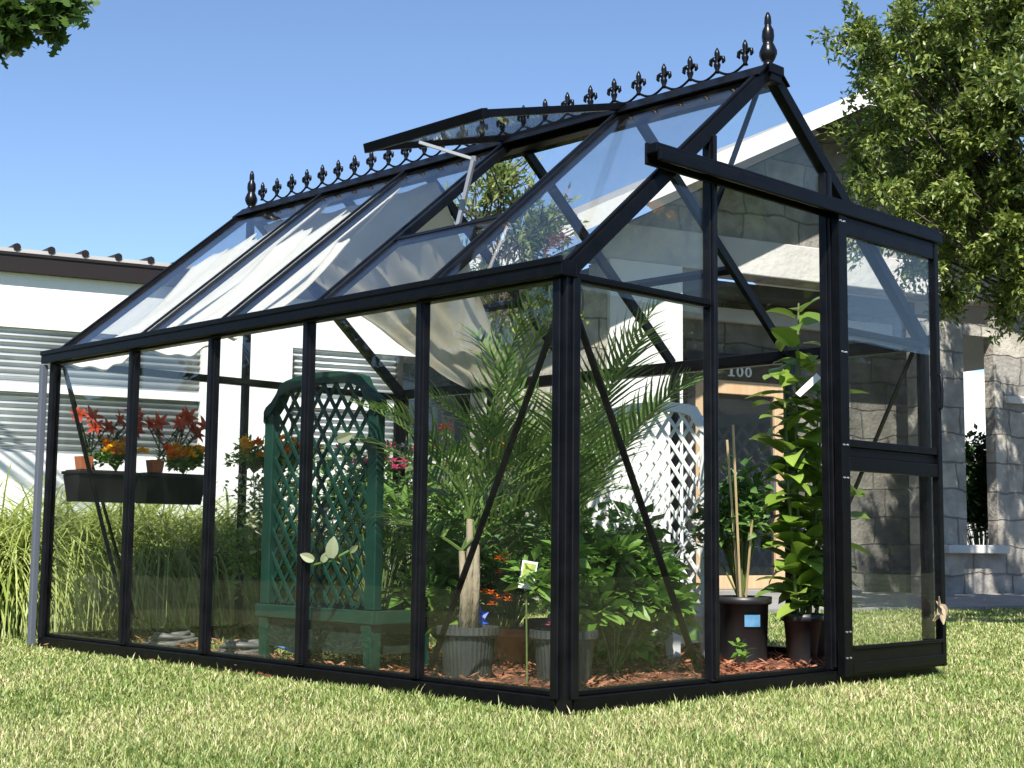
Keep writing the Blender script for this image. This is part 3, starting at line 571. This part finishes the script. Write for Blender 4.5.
# ---------------------------------------------------------------- trellis planters
def trellis(name, x, sgn, y0, y1, Ht, m, label, group):
    dp = .25*sgn; t = thing(name, (x+dp/2, (y0+y1)/2, .02), label, 'trellis planter', group); w_ = y1-y0; z0 = .02
    for xx in (x, x+dp):
        for y in (y0, y1):
            s = 1 if y == y0 else -1; MB().bar((xx, y+s*.018, z0), (xx, y+s*.03, .21), .045, .045, (1, 0, 0), .06, .06).build('leg', m, t, bevel=.003)
    rl = MB(); a, b = min(x, x+dp)-.035, max(x, x+dp)+.035
    rl.box((a, y0-.02, .21), (a+.022, y1+.02, .262)); rl.box((b-.022, y0-.02, .21), (b, y1+.02, .262)); rl.box((a+.022, y0-.02, .21), (b-.022, y0+.002, .262)); rl.box((a+.022, y1-.002, .21), (b-.022, y1+.02, .262)); rl.build('rim', m, t, bevel=.003)
    bx = MB(); a, b = min(x, x+dp), max(x, x+dp); bx.box((a-.008, y0+.03, .09), (a+.008, y1-.03, .208)); bx.box((b-.008, y0+.03, .09), (b+.008, y1-.03, .208)); bx.box((a+.009, y0+.03, .09), (b-.009, y0+.045, .208)); bx.box((a+.009, y1-.045, .09), (b-.009, y1-.03, .208)); bx.box((a+.01, y0+.046, .09), (b-.01, y1-.046, .1)); bx.build('planter_box', 'shaded_green' if m == 'greenpaint' else m, t)
    zt = Ht-.15
    for y in (y0+.02, y1-.02):
        MB().box((x-.02, y-.03, .264), (x+.02, y+.03, zt)).build('upright', m, t, bevel=.004)
    prof = [(-1, 0), (-1.04, .012), (-1.0, .03), (-.9, .05), (-.8, .085), (-.74, .12), (-.62, .135), (-.4, .148), (0, .155)]; prof = prof+[(-a_, b_) for a_, b_ in prof[-2::-1]]
    yc = (y0+y1)/2; hw = w_/2-.005; top = [V((x, yc+a_*hw, zt+b_)) for a_, b_ in prof]; ar = MB()
    for p_, q_ in zip(top[:-1], top[1:]):
        if (q_-p_).length > .001: ar.hexa([(x-.028, p_.y, p_.z-.045), (x+.028, p_.y, p_.z-.045), (x+.028, q_.y, q_.z-.045), (x-.028, q_.y, q_.z-.045), (x-.028, p_.y, p_.z), (x+.028, p_.y, p_.z), (x+.028, q_.y, q_.z), (x-.028, q_.y, q_.z)])
    ar.build('arched_top', m, t)
    la = MB(); zb = .265; sp = .072
    def topz(y):
        u = (y-yc)/hw
        for (a_, b_), (c_, d_) in zip(prof[1:-1], prof[2:]):
            if a_ <= u <= c_ and c_ > a_: return zt+b_+(d_-b_)*(u-a_)/(c_-a_)-.02
        return zt
    ya, yb = y0+.045, y1-.045
    for sg, off in ((1, -.005), (-1, .005)):
        k = -30
        while k < 60:
            cst = k*sp*1.414; pts = []; k += 1
            for i in range(61):
                y = ya+(yb-ya)*i/60; z = zb+sg*(y-ya)*1.25+cst-(0 if sg > 0 else -.0)
                if zb <= z <= topz(y): pts.append((y, z))
            if len(pts) > 2: la.bar((x+off, pts[0][0], pts[0][1]), (x+off, pts[-1][0], pts[-1][1]), .007, .022, (1, 0, 0)) if False else la.bar((x+off, pts[0][0], pts[0][1]), (x+off, pts[-1][0], pts[-1][1]), .016, .007, (1, 0, 0))
    la.build('lattice', m, t); MB().box((a+.016, y0+.05, .1005), (b-.016, y1-.05, .2)).build('soil', 'soil', t)
    return t
trellis('trellis_planter', .2, 1, 1.2, 1.95, 1.22, 'greenpaint', 'green wooden trellis planter with arched lattice beside left glass', 'arched trellis planters')
trellis('trellis_planter', 1.88, -1, .86, 1.6, 1.2, 'whitepaint', 'white wooden trellis planter with arched lattice near far glass', 'arched trellis planters')
t = thing('variegated_vine', (.3, 1.5, .2), 'pale variegated vine sprig trailing through green lattice', 'vine'); mb, st = MB(), MB()
pv = [D(348, 551, 5.55), D(330, 561, 5.55), D(312, 565, 5.55)]; st.tube([V((.33, 1.5, .2)), V((.22, 1.4, .45))]+pv, .004, 5)
for px, py, dx_, dz_, l_ in ((331, 558, .1, 1, .085), (314, 560, -.9, .35, .06), (322, 562, .3, .5, .05), (337, 440, .8, .3, .07), (350, 552, .6, .5, .04)): mb.bigleaf(D(px, py, 5.54), rt*dx_+V((0, 0, dz_)), -fw+rdir()*.2, l_, l_*.6, .3)
mb.build('leaves', 'paleleaf', t); st.build('stems', 'leafA', t)
# pot plants with tall pink flowers by the far back corner
for nm, loc, lab in (('pink_geranium', (1.35, 2.6, .02), 'tall pink flowering plant showing beyond green trellis right post'), ('pink_geranium', (1.75, 3.05, .02), 'pink flowering plant seen through the green lattice')):
    t = simple_plant(nm, loc, (loc[0], loc[1], .6), (.3, .26, .38), 520, .06, .035, 'leafB', lab, 'flower', group='pink flowers behind the trellis', ncl=22)
    flowers([(loc[0]+U(-.28, .28), loc[1]+U(-.26, .2), U(.9, 1.02)) for _ in range(11)], .045, 'pink', t)
    flowers([(loc[0]+U(-.28, .28), loc[1]+U(-.26, .2), U(.6, 1.1)) for _ in range(4)], .035, 'whitepetal', t)
t = simple_plant('yellow_flower_plant', (1.9, 2.2, .02), (1.9, 2.2, .6), (.25, .3, .45), 500, .08, .035, 'leafB', 'leafy yellow flowering plant against far glass wall', 'flower', ncl=20)
flowers([D(U(475, 515), U(440, 468), 6.9) for _ in range(6)], .04, 'orange', t); flowers([D(445, 430, 6.9), D(428, 448, 6.9)], .05, 'red', t)
t = simple_plant('leafy_bush', (2.05, 1.9, .02), (2.0, 1.8, .35), (.2, .3, .3), 300, .09, .05, 'leafC', 'dark leafy bush low against the far glass', 'bush')
# ---------------------------------------------------------------- planter troughs on back wall
def trough(x0, x1, lab):
    t = thing('planter_trough', ((x0+x1)/2, 3.42, .71), lab, 'planter box', 'black troughs on the back wall'); m = MB()
    m.hexa([(x0+.012, 3.36, .71), (x1-.012, 3.36, .71), (x1-.012, 3.47, .71), (x0+.012, 3.47, .71), (x0, 3.33, .845), (x1, 3.33, .845), (x1, 3.5, .845), (x0, 3.5, .845)])
    m.box((x0-.006, 3.322, .846), (x1+.006, 3.506, .862)); m.build('trough', 'potblack', t, bevel=.003); m = MB(); m.box((x0+.01, 3.34, .8625), (x1-.01, 3.49, .868)); m.build('soil', 'soil', t)
    m = MB(); m.bar((x0+.05, 3.508, .86), (x0+.05, 3.53, .86), .02, .004); m.bar((x1-.05, 3.508, .86), (x1-.05, 3.53, .86), .02, .004); m.build('hook', 'black', t)
def lily(x, y, z, lab):
    t = thing('red_lily', (x, y, z), lab, 'lily', 'red lilies in the troughs'); p = MB(); s_ = .036
    p.hexa([(x-s_*.8, y-s_*.8, z), (x+s_*.8, y-s_*.8, z), (x+s_*.8, y+s_*.8, z), (x-s_*.8, y+s_*.8, z), (x-s_, y-s_, z+.065), (x+s_, y-s_, z+.065), (x+s_, y+s_, z+.065), (x-s_, y+s_, z+.065)]); p.build('pot', 'terracotta', t, bevel=.002)
    st, lf = MB(), MB(); heads = []
    for k in range(11):
        e = V((x+U(-.05, .3), y+U(-.07, .04), z+U(.2, .3))); b = V((x+U(-.01, .12), y, z+.06)); st.tube([b, b.lerp(e, .5), e], .004, 5); heads.append(e)
        for j in range(16): q_ = b.lerp(e, j/16); a = U(0, 6.28); lf.strip(q_, V((math.cos(a), math.sin(a), .5)), U(.05, .08), .011, .6, 3)
    st.build('stems', 'stem', t); lf.build('leaves', 'leafC', t)
    for e in heads:
        m = MB(); ax = V((U(-.7, .7), -.8, .35)).normalized(); s1 = ax.orthogonal().normalized(); s2 = ax.cross(s1)
        for k in range(6): a = k*1.047; d = (ax*.7+(s1*math.cos(a)+s2*math.sin(a))*.8).normalized(); m.bigleaf(e, d, ax, U(.05, .07), .024, .9, 4)
        m.build('flower', 'red', t)
def marigold(x, y, z, n, lab, spread=.09, h=.12):
    t = thing('marigold', (x, y, z), lab, 'marigold', 'orange marigolds'); mb, st = MB(), MB(); bush(mb, st, (x, y, z+h*.5), (spread*1.2, spread*.7, h*.6), 520, .038, .022, 18, base=(x, y, z)); mb.build('foliage', 'leafA', t); st.build('stems', 'stem', t)
    for k in range(n):
        c = V((x+U(-spread, spread)*1.25, y-U(0, spread*.8), z+h*U(.6, 1.15))); m = MB()
        for j in range(40): d = rdir(-.1, 1); m.leaf(c+d*.006, d, rdir(), U(.022, .034), .017, .2)
        m.build('flower', random.choice(['orange', 'orange', 'dorange']), t)
trough(.04, .37, 'black trough planter on back wall in leftmost bay'); trough(.42, .77, 'black trough planter on back wall, second from left')
lily(.1, 3.4, .87, 'red lilies in terracotta pot on the leftmost black trough'); lily(.5, 3.4, .87, 'red lilies in terracotta pot on the second black trough')
marigold(.26, 3.37, .87, 20, 'orange marigolds growing in leftmost black trough'); marigold(.65, 3.37, .87, 20, 'orange marigolds growing in second black trough')
t = simple_plant('white_flower_bush', (1.0, 3.15, .0), (.98, 3.12, .5), (.22, .18, .5), 1100, .05, .022, 'leafA', 'tall bush of pale flowers topped with marigolds in third bay', 'bush', ncl=30)
mb = MB()
for _ in range(650): mb.leaf((.95+random.gauss(0, .11), 3.0+random.gauss(0, .08), U(.45, .85)), rdir(-.3, 1), rdir(), .03, .016)
for _ in range(30): mb.leaf(D(257, 522, 6.3)+rdir()*.04, rdir(-.6, .6), rdir(), .035, .016)
mb.build('pale_blossoms', 'paleleaf', t)
marigold(.92, 3.12, .88, 14, 'orange marigolds above white flowered bush', .13, .14); marigold(1.15, 3.12, .9, 12, 'orange marigolds beside green trellis left post', .1, .16)
# coils of hose
def coil(c, r, lab, blue=False):
    t = thing('hose_coil', c, lab, 'hose', 'grey hose coils'); pts = []
    for k in range(5*18):
        a = k*6.283/18; rr = r*(1+.13*math.sin(k*.21)); rr *= (1-.07*(k//18))+.06*math.sin(k//18*2.3); pts.append((c[0]+math.cos(a)*rr*1.2, c[1]+math.sin(a)*rr, c[2]+.014+.011*(k/18)+.006*math.sin(a*2+k*.1)))
    MB().tube(pts, .011, 6).build('hose', 'hose', t, smooth=True)
    if blue: MB().tube([(c[0]+.05+i*.03, c[1]-.1-.015*i, c[2]+.07-.012*i) for i in range(5)], .008, 6).build('blue_end', 'hoseblue', t, smooth=True)
coil((.42, 3.05, 0), .1, 'coil of grey hose on grass in leftmost bay'); coil((.4, 2.38, 0), .11, 'coil of grey hose with blue end in second bay', True)
# dried leaf on the door
mb = MB(); c = V((dx1-.065, dy-.028, .285))
for k in range(7): a = R(150+k*28); mb.bigleaf(c, V((math.cos(a), -.2, math.sin(a))), V((0, -1, .2))+rdir()*.4, U(.05, .085), .04, U(-.6, .8), 4)
o = mb.build('dried_leaf', 'driedleaf'); so_ = o.modifiers.new('thick', 'SOLIDIFY'); so_.thickness = .002; tag(o, 'curled tan dried leaf clinging to open door right edge', 'leaf')
# ================================================================== BEHIND: grasses, shrubs
def grassclump(name, c, h, spread, n, lab):
    t = thing(name, c, lab, 'ornamental grass', 'ornamental grass clumps'); m = MB(); c = V(c)
    for _ in range(n):
        a = U(0, 6.283); r = spread*U(0, .45)**.7; b = c+V((math.cos(a)*r, math.sin(a)*r, 0)); a2 = a+random.gauss(0, .6); el = U(.85, 1.5)
        m.strip(b, (math.cos(a2)*math.cos(el), math.sin(a2)*math.cos(el), math.sin(el)), h*U(.75, 1.45), U(.012, .024), U(1.7, 3.2), 7)
    m.build('blades', 'orn', t)
    m = MB(); m.lathe([(spread*.5, -.02), (spread*.45, h*.3), (spread*.25, h*.5), (0, h*.6)], c, 14, .08); m.build('base_thatch', 'thatch', t, smooth=True)
gx = [(-25, 632, 8.6), (48, 628, 8.9), (116, 626, 9.1), (184, 624, 9.2), (250, 622, 9.6), (70, 615, 10.0), (150, 612, 10.3)]
gl = ['arching grass clump left of greenhouse at picture edge', 'arching grass clump behind leftmost back corner', 'arching grass clump behind leftmost bay', 'arching grass clump behind second bay', 'arching grass clump behind third bay', 'grass clump in second row nearest left wall', 'grass clump in second row towards white wall']
for (px, py, d_), lb in zip(gx, gl):
    p = D(px, 600, d_); grassclump('ornamental_grass', (p.x, p.y, 0), 1.12, 1.0, 2800, lb)
def shrub(px, dist, r, h, m, lab, n=900, L=.07):
    p = D(px, 600, dist); t = thing('shrub', (p.x, p.y, 0), lab, 'shrub', 'shrubs beyond the greenhouse'); mb, st = MB(), MB(); bush(mb, st, (p.x, p.y, h*.55), (r, r, h*.5), n, L, L*.5, 40, base=(p.x, p.y, 0)); mb.build('foliage', m, t); st.build('stems', 'stem', t); return t
shrub(330, 9.6, .55, 1.2, 'leafB', 'rounded shrub behind green trellis', 1400); shrub(410, 9.8, .6, 1.15, 'leafA', 'bright green shrub behind trellis right post', 2000); shrub(500, 10.6, .65, 1.0, 'leafA', 'low bright shrub behind palm', 2000); shrub(600, 10.6, .5, .8, 'leafC', 'small dark shrub before white pillar', 900)
# ================================================================== BUILDINGS
bld = thing('stone_building', B(-.33, 0, 0), 'pale stone building with white gable fascia and glazed entrance door', 'building'); P = bld
PK, ZP, SLB, EU = -.33, 5.06, .5, 4.45
zr = lambda u: ZP-SLB*abs(u-PK)
def bprism(poly, n0, n1):   # poly of (u,z), extruded between n0 and n1
    m = MB(); k = len(poly); a = [B(u, n0, z) for u, z in poly]; b = [B(u, n1, z) for u, z in poly]
    m.add(a+b, [tuple(range(k-1, -1, -1)), tuple(range(k, 2*k))]+[(i, (i+1) % k, k+(i+1) % k, k+i) for i in range(k)]); return m
ul, ur = PK-EU, PK+EU
# gable wall above the beam
bprism([(ul+.6, 3.2), (ur-.6, 3.2), (ur-.6, zr(ur-.6)-.22), (PK, ZP-.22), (ul+.6, zr(ul+.6)-.22)] if zr(ul+.6)-.22 > 3.2 else [(PK-3.2, 3.2), (PK+3.2, 3.2), (PK, ZP-.24)], -.3, 0).build('gable_wall', 'stone', P)
m = MB(); Bbox(m, -3.1, 1.15, .002, .04, 3.2, 3.56); m.build('entrance_beam', 'beam', P, bevel=.01)
m = MB(); Bbox(m, -3.02, -2.2, -.35, .05, 0, 3.198); m.build('pillar', 'wall', P)
m = MB(); Bbox(m, -4.3, -3.025, -.3, 0, 0, 3.0); m.build('wall', 'stone', P)
m = MB(); Bbox(m, -2.9, 1.95, -.95, -.75, 0, 3.15); m.build('entrance_wall', 'shaded_stone', P)
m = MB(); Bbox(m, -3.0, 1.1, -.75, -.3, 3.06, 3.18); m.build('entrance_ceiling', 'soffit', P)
m = MB(); Bbox(m, -2.2, 1.1, -.746, -.66, 2.84, 2.98); m.build('ledge', 'beam', P)
# right-hand stone wall with an opening
for nm, a in (('wall', (.82, 1.5, 0, 2.95)), ('wall', (1.95, 5.2, 0, 3.1)), ('wall', (1.5, 1.95, 0, .45)), ('lintel', (1.5, 1.95, 2.82, 2.95))):
    m = MB(); Bbox(m, a[0]+.001, a[1]-.001, -.14, 0, a[2], a[3]); m.build(nm, 'stone', P)
m = MB(); Bbox(m, 1.12, 2.0, .002, .12, .45, .54); m.build('ledge', 'beam', P, bevel=.01)
m = MB(); Bbox(m, 2.1, 5.2, .002, .06, 2.1, 2.18); m.build('ledge', 'beam', P, bevel=.01)
# gable roof, fascia, soffit
for s in (-1, 1):
    e = PK+s*EU; bprism([(PK, ZP), (e, zr(e)), (e, zr(e)+.05), (PK, ZP+.05)] if s < 0 else [(e, zr(e)), (PK, ZP), (PK, ZP+.05), (e, zr(e)+.05)], -4, .62).build('roof', 'metalroof', P)
    bprism([(PK, ZP-.12), (e, zr(e)-.12), (e, zr(e)+.06), (PK, ZP+.06)][::s*-1], .622, .66).build('fascia', 'wall', P)
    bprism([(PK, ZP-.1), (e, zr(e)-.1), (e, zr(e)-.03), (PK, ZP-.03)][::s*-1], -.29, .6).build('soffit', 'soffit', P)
# entrance door
dn = -.745; m = MB()
Bbox(m, -1.66, -1.56, dn, -.66, .03, 2.5); Bbox(m, -.4, -.27, dn, -.66, .03, 2.5); Bbox(m, -1.56, -.4, dn, -.66, 2.42, 2.5); Bbox(m, -2.1, -2.02, dn, -.66, .03, 2.5); Bbox(m, -2.02, -1.66, dn, -.66, 2.42, 2.5); Bbox(m, -2.02, -1.66, dn, -.66, .03, .2)
fo = m.build('door', 'darkframe', P)
m = MB(); Bbox(m, -1.56, -1.45, dn, -.68, .06, 2.22); Bbox(m, -.53, -.4, dn, -.68, .06, 2.22); Bbox(m, -1.45, -.53, dn, -.68, 2.08, 2.22); Bbox(m, -1.45, -.53, dn, -.68, .06, .2); m.build('door_frame', 'wood', fo, bevel=.006)
m = MB(); Bbox(m, -1.45, -.53, dn, -.72, .2, 2.08); m.build('door_glass', 'winglass', fo)
m = MB(); Bbox(m, -2.02, -1.66, dn, -.71, .2, 2.42); m.build('sidelight_glass', 'winglass', fo)
m = MB(); Bbox(m, -1.56, -.4, dn, -.71, 2.22, 2.42); m.build('transom_glass', 'winglass', fo)
m = MB(); Bbox(m, -.6, -.57, -.68, -.62, .9, 1.3); m.build('door_handle', 'galv', fo)
# house number 100
m = MB()
def nb(u0, u1, z0, z1): Bbox(m, u0, u1, -.7095, -.7, z0, z1)
x0 = -1.09; nb(x0, x0+.028, 2.282, 2.377); nb(x0-.025, x0+.053, 2.27, 2.282); nb(x0-.025, x0-.0005, 2.35, 2.364)
for cx in (x0+.125, x0+.235):
    for k in range(20):
        a, b = 6.283*k/20, 6.283*(k+1)/20; f_ = lambda a_, r_: (cx+math.cos(a_)*(.043 if r_ else .02), 2.324+math.sin(a_)*(.054 if r_ else .042))
        m.prism([B(f_(a, 1)[0], -.7045, f_(a, 1)[1]), B(f_(b, 1)[0], -.7045, f_(b, 1)[1]), B(f_(b, 0)[0], -.7045, f_(b, 0)[1]), B(f_(a, 0)[0], -.7045, f_(a, 0)[1])], NB*.008)
m.build('house_number', 'whitepaint', fo)
m = MB(); Bbox(m, -2.2, .2, -.66, -.2, .02, .06); m.build('threshold', 'concrete', P)
# small yellow notice on the stone left of pillar
t = thing('notice_board', B(-3.5, .02, 1.0), 'pale notice with yellow card on stone wall behind palm', 'notice'); m = MB(); Bbox(m, -3.75, -3.2, .003, .02, .85, 1.25); m.build('board', 'recess', t); m = MB(); Bbox(m, -3.55, -3.38, .021, .026, .92, 1.04); m.build('card', 'yellow', t)
# far white wall
o = Bbox(MB(), -2, 12, -10, -9.6, 0, 4).build('white_wall', 'wall'); tag(o, 'plain white sunlit wall seen through opening in stone wall', 'wall')
# shrub in the opening
mb, st = MB(), MB(); p = B(2.42, -.7, 0); t = thing('shrub', p, 'dark shrub filling the opening above stone ledge', 'shrub'); bush(mb, st, (p.x, p.y, 1.0), (.5, .5, .75), 6000, .09, .05, 70, base=(p.x, p.y, 0)); mb.build('foliage', 'leafC', t); st.build('stems', 'stem', t)
# left wing
lw = thing('metal_sided_building', B(-8, -.5, 0), 'long white building with corrugated metal siding and dark gutter', 'building'); P = lw; n0 = -.5
for a, b, z0, z1, mm in ((-9.9, ul+.55, 2.2, 2.72, 'wall'), (-9.9, -6.75, 0, 1.2, 'wall'), (-5.95, ul+.55, 0, 1.2, 'wall')):
    m = MB(); Bbox(m, a, b, n0-.2, n0, z0, z1); m.build('wall', mm, P)
m = MB(); Bbox(m, -6.749, -5.951, n0-.2, n0+.04, 0, 2.198); m.build('pilaster', 'wall', P)
m = MB(); Bbox(m, -9.9, -9.75, -5, n0-.201, 0, 2.72); m.build('wall', 'wall', P)
for a, b in ((-9.9, -6.75), (-5.95, ul+.55)):
    for z0, z1 in ((1.202, 1.68), (1.752, 2.198)):
        m = MB(); k = int((z1-z0)/.055*6); zz = [z0+(z1-z0)*i/k for i in range(k+1)]
        for z in zz: d = n0-.03+.016*math.cos((z-z0)/.055*6.283); m.v += [tuple(B(a, d, z)), tuple(B(b, d, z)), tuple(B(b, n0-.15, z)), tuple(B(a, n0-.15, z))]
        for i in range(k): m.f += [(4*i+c, 4*i+(c+1) % 4, 4*i+4+(c+1) % 4, 4*i+4+c) for c in range(4)]
        m.build('siding', 'corr', P, smooth=True)
    m = MB(); Bbox(m, a, b, n0-.15, n0+.02, 1.681, 1.751); m.build('trim_board', 'wall', P)
# dark window towards the entrance
m = MB(); Bbox(m, -4.95, -3.95, n0-.05, n0+.03, 1.3, 2.19); wf = m.build('window', 'darkframe', P); m = MB(); Bbox(m, -4.9, -4.0, n0+.031, n0+.036, 1.36, 2.13); m.build('window_glass', 'winglass', wf); m = MB(); Bbox(m, -5.0, -3.9, n0+.0, n0+.1, 1.22, 1.299); m.build('window_sill', 'beam', wf)
m = MB(); Bbox(m, -10, ul+.3, n0+.004, n0+.075, 2.64, 2.77); Bbox(m, -10, ul+.3, n0+.002, n0+.085, 2.771, 2.795); m.build('gutter', 'gutter', P)
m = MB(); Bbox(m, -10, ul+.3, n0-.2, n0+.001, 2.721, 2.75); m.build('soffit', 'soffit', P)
m = MB(); k = 0; m.add([B(-10, n0+.06, 2.8), B(ul+.3, n0+.06, 2.8), B(ul+.3, -5, 3.25), B(-10, -5, 3.25), B(-10, n0+.06, 2.83), B(ul+.3, n0+.06, 2.83), B(ul+.3, -5, 3.28), B(-10, -5, 3.28)], [(0, 3, 2, 1), (4, 5, 6, 7), (0, 1, 5, 4), (1, 2, 6, 5), (2, 3, 7, 6), (3, 0, 4, 7)])
u = -9.9
m.build('roof', 'metalroof', P)
while u < ul+.2: m = MB(); m.tube([B(u, n0+.07, 2.84), B(u, -5, 3.29)], .032, 8); u += .268; m.build('roof_rib', 'gutter', P)
# ================================================================== TREES
def tree(name, base, crown, rad, ncl, nleaf, L, Wd, m, lab, trunk_r=.12, extra=(), lobed=False, cluster=.42, seedv=1, group=None):
    random.seed(seedv); base, crown = V(base), V(crown); t = thing(name, base, lab, 'tree', group); tr, lf = MB(), MB()
    fork = base.lerp(crown, .45); fork.z = max(base.z+.4*(crown.z-base.z), crown.z-rad[2]*.9); tr.tube([base-V((0, 0, .1)), base.lerp(fork, .5)+V((.05, .03, 0)), fork, fork.lerp(crown, .7)], [trunk_r*1.2, trunk_r, trunk_r*.8, trunk_r*.4], 9)
    cl = [V(e) for e in extra]
    while len(cl) < ncl+len(extra):
        d = rdir(-.9, 1); r = U(.25, 1)**.45; p = crown+V((d.x*rad[0], d.y*rad[1], d.z*rad[2]))*r*U(.8, 1.12); cl.append(p)
    for p in cl:
        mid = fork.lerp(p, .5)+V((0, 0, .12))+rdir()*.12; tr.tube([fork.lerp(crown, U(0, .6)), mid, p], [trunk_r*.16, trunk_r*.1, .006], 5, False)
        out = (p-crown).normalized()
        for k in range(6):   # twigs
            td = (out*.8+rdir()*.9).normalized(); tl = cluster*U(.6, 1.25); tp = p+td*tl; tr.tube([p, tp], [.008, .003], 4, False)
            for j in range(max(1, nleaf//(6*len(cl)))):
                q_ = p+td*tl*U(.05, 1.05)+rdir()*.075*cluster/.42; d = (td*.5+rdir()*.9).normalized(); nn = V((0, 0, 1))+rdir()*.9; l_ = L*U(.65, 1.25)
                if lobed:
                    x_ = d.cross(nn); x_ = (x_ if x_.length > 1e-3 else d.orthogonal()).normalized(); pf = [(0, .04), (.25, .14), (.35, .42), (.45, .16), (.6, .2), (.7, .46), (.78, .16), (.9, .2), (1, .02)]
                    a_ = [q_+d*l_*u_+x_*l_*v_ for u_, v_ in pf]; b_ = [q_+d*l_*u_-x_*l_*v_ for u_, v_ in pf]; n9 = len(pf); lf.add(a_+b_, [(i, i+1, n9+i+1, n9+i) for i in range(n9-1)])
                else: lf.leaf(q_, d, nn, l_, Wd*l_/L, .12, U(0, .2))
    tr.build('trunk', 'bark', t, smooth=True); lf.build('crown', m, t); return t
ex = [D(x_, y_, 10.3+U(-.3, .3)) for x_, y_ in ((866, 30), (885, 55), (900, 42), (915, 70), (905, 100), (880, 135), (868, 165), (885, 190), (905, 215), (935, 250), (955, 290), (905, 130), (930, 170), (960, 60), (925, 30), (1010, 300), (960, 230), (880, 230), (1000, 60), (1020, 120), (1000, 180), (1015, 220), (990, 260), (970, 20), (1040, 60), (1030, 260), (985, 120), (1040, 180), (1010, 90), (1015, 160), (1030, 30), (1000, 110), (1025, 200), (1010, 20), (960, 180), (940, 200))]
random.seed(77); ex += [V((U(4.9, 6.3), U(-.7, .6), U(3.2, 4.8))) for _ in range(18)]+[V((U(4.3, 5.5), U(-.7, .5), U(2.9, 4.0))) for _ in range(22)]+[V((U(8.0, 9.7), U(2.0, 3.2), U(3.6, 5.2))) for _ in range(34)]
cc = D(1100, 90, 10.8); bb = D(1110, 600, 10.6)
tree('shade_tree', (bb.x, bb.y, 0), cc, (1.6, 1.7, 2.2), 150, 165000, .06, .025, 'tree', 'large leafy green tree overhanging right end of greenhouse and building', .13, ex, cluster=.3, seedv=3)
c_ = D(497, 262, 9.4)
tree('small_tree', (c_.x, c_.y, 0), c_, (.42, .42, .6), 34, 4200, .07, .022, 'palet', 'small pale green tree behind greenhouse seen through roof', .05, [c_+V((.03, .02, .62)), c_+V((-.05, .02, .5))], cluster=.24, seedv=5)
oc = [D(x_, y_, 9.2) for x_, y_ in ((10, 10), (30, 5), (48, 8), (62, 4), (10, 22), (-8, 30), (-10, 20), (48, 14), (-30, 30), (-20, 5))]
ob = D(-500, 600, 9.2); ob.z = 0; occ = D(-440, -200, 9.2)
tree('oak_tree', ob, occ, (1.3, 1.3, 1.0), 36, 4200, .11, .06, 'oak', 'oak tree whose lobed leafy branch hangs into upper left corner', .14, oc, lobed=True, cluster=.17, seedv=9)
# things across the lawn, behind the camera, that the panes mirror
o = MB().box((9, -22, 0), (50, -14, 5.0)).build('barn', 'barn'); tag(o, 'long dark boarded barn across the lawn', 'building')
mb = MB(); nx, nz = 120, 16
for i in range(nx+1):
    for k in range(nz+1):
        a = math.pi*k/nz; y = 1.5+40*i/nx; h = 3.1+.12*math.sin(y*.9)+.1*math.sin(y*2.3); mb.v.append((-9.6+.75*math.cos(a)*(1+.06*math.sin(y*3+k))+U(-.06, .06), y+U(-.06, .06), h*max(0, math.sin(a))**.35+U(-.06, .06)))
for i in range(nx):
    for k in range(nz): a = i*(nz+1)+k; mb.f.append((a, a+nz+1, a+nz+2, a+1))
tag(mb.build('clipped_hedge', 'hedge'), 'long tall clipped dark hedge along the left lawn edge', 'hedge')
for k, (x_, y_, z_) in enumerate(((-12.5, 9, 3.6), (-12.5, 14, 3.9), (-13, 20, 4.4))):
    tree('garden_tree', (x_, y_, 0), (x_, y_, z_), (1.8, 1.8, 1.7), 40, 4000, .2, .1, 'tree', ['round tree off to the left side', 'round tree beyond left lawn', 'tallest round tree on far left lawn'][k], .15, cluster=.5, seedv=20+k, group='trees on the left lawn')
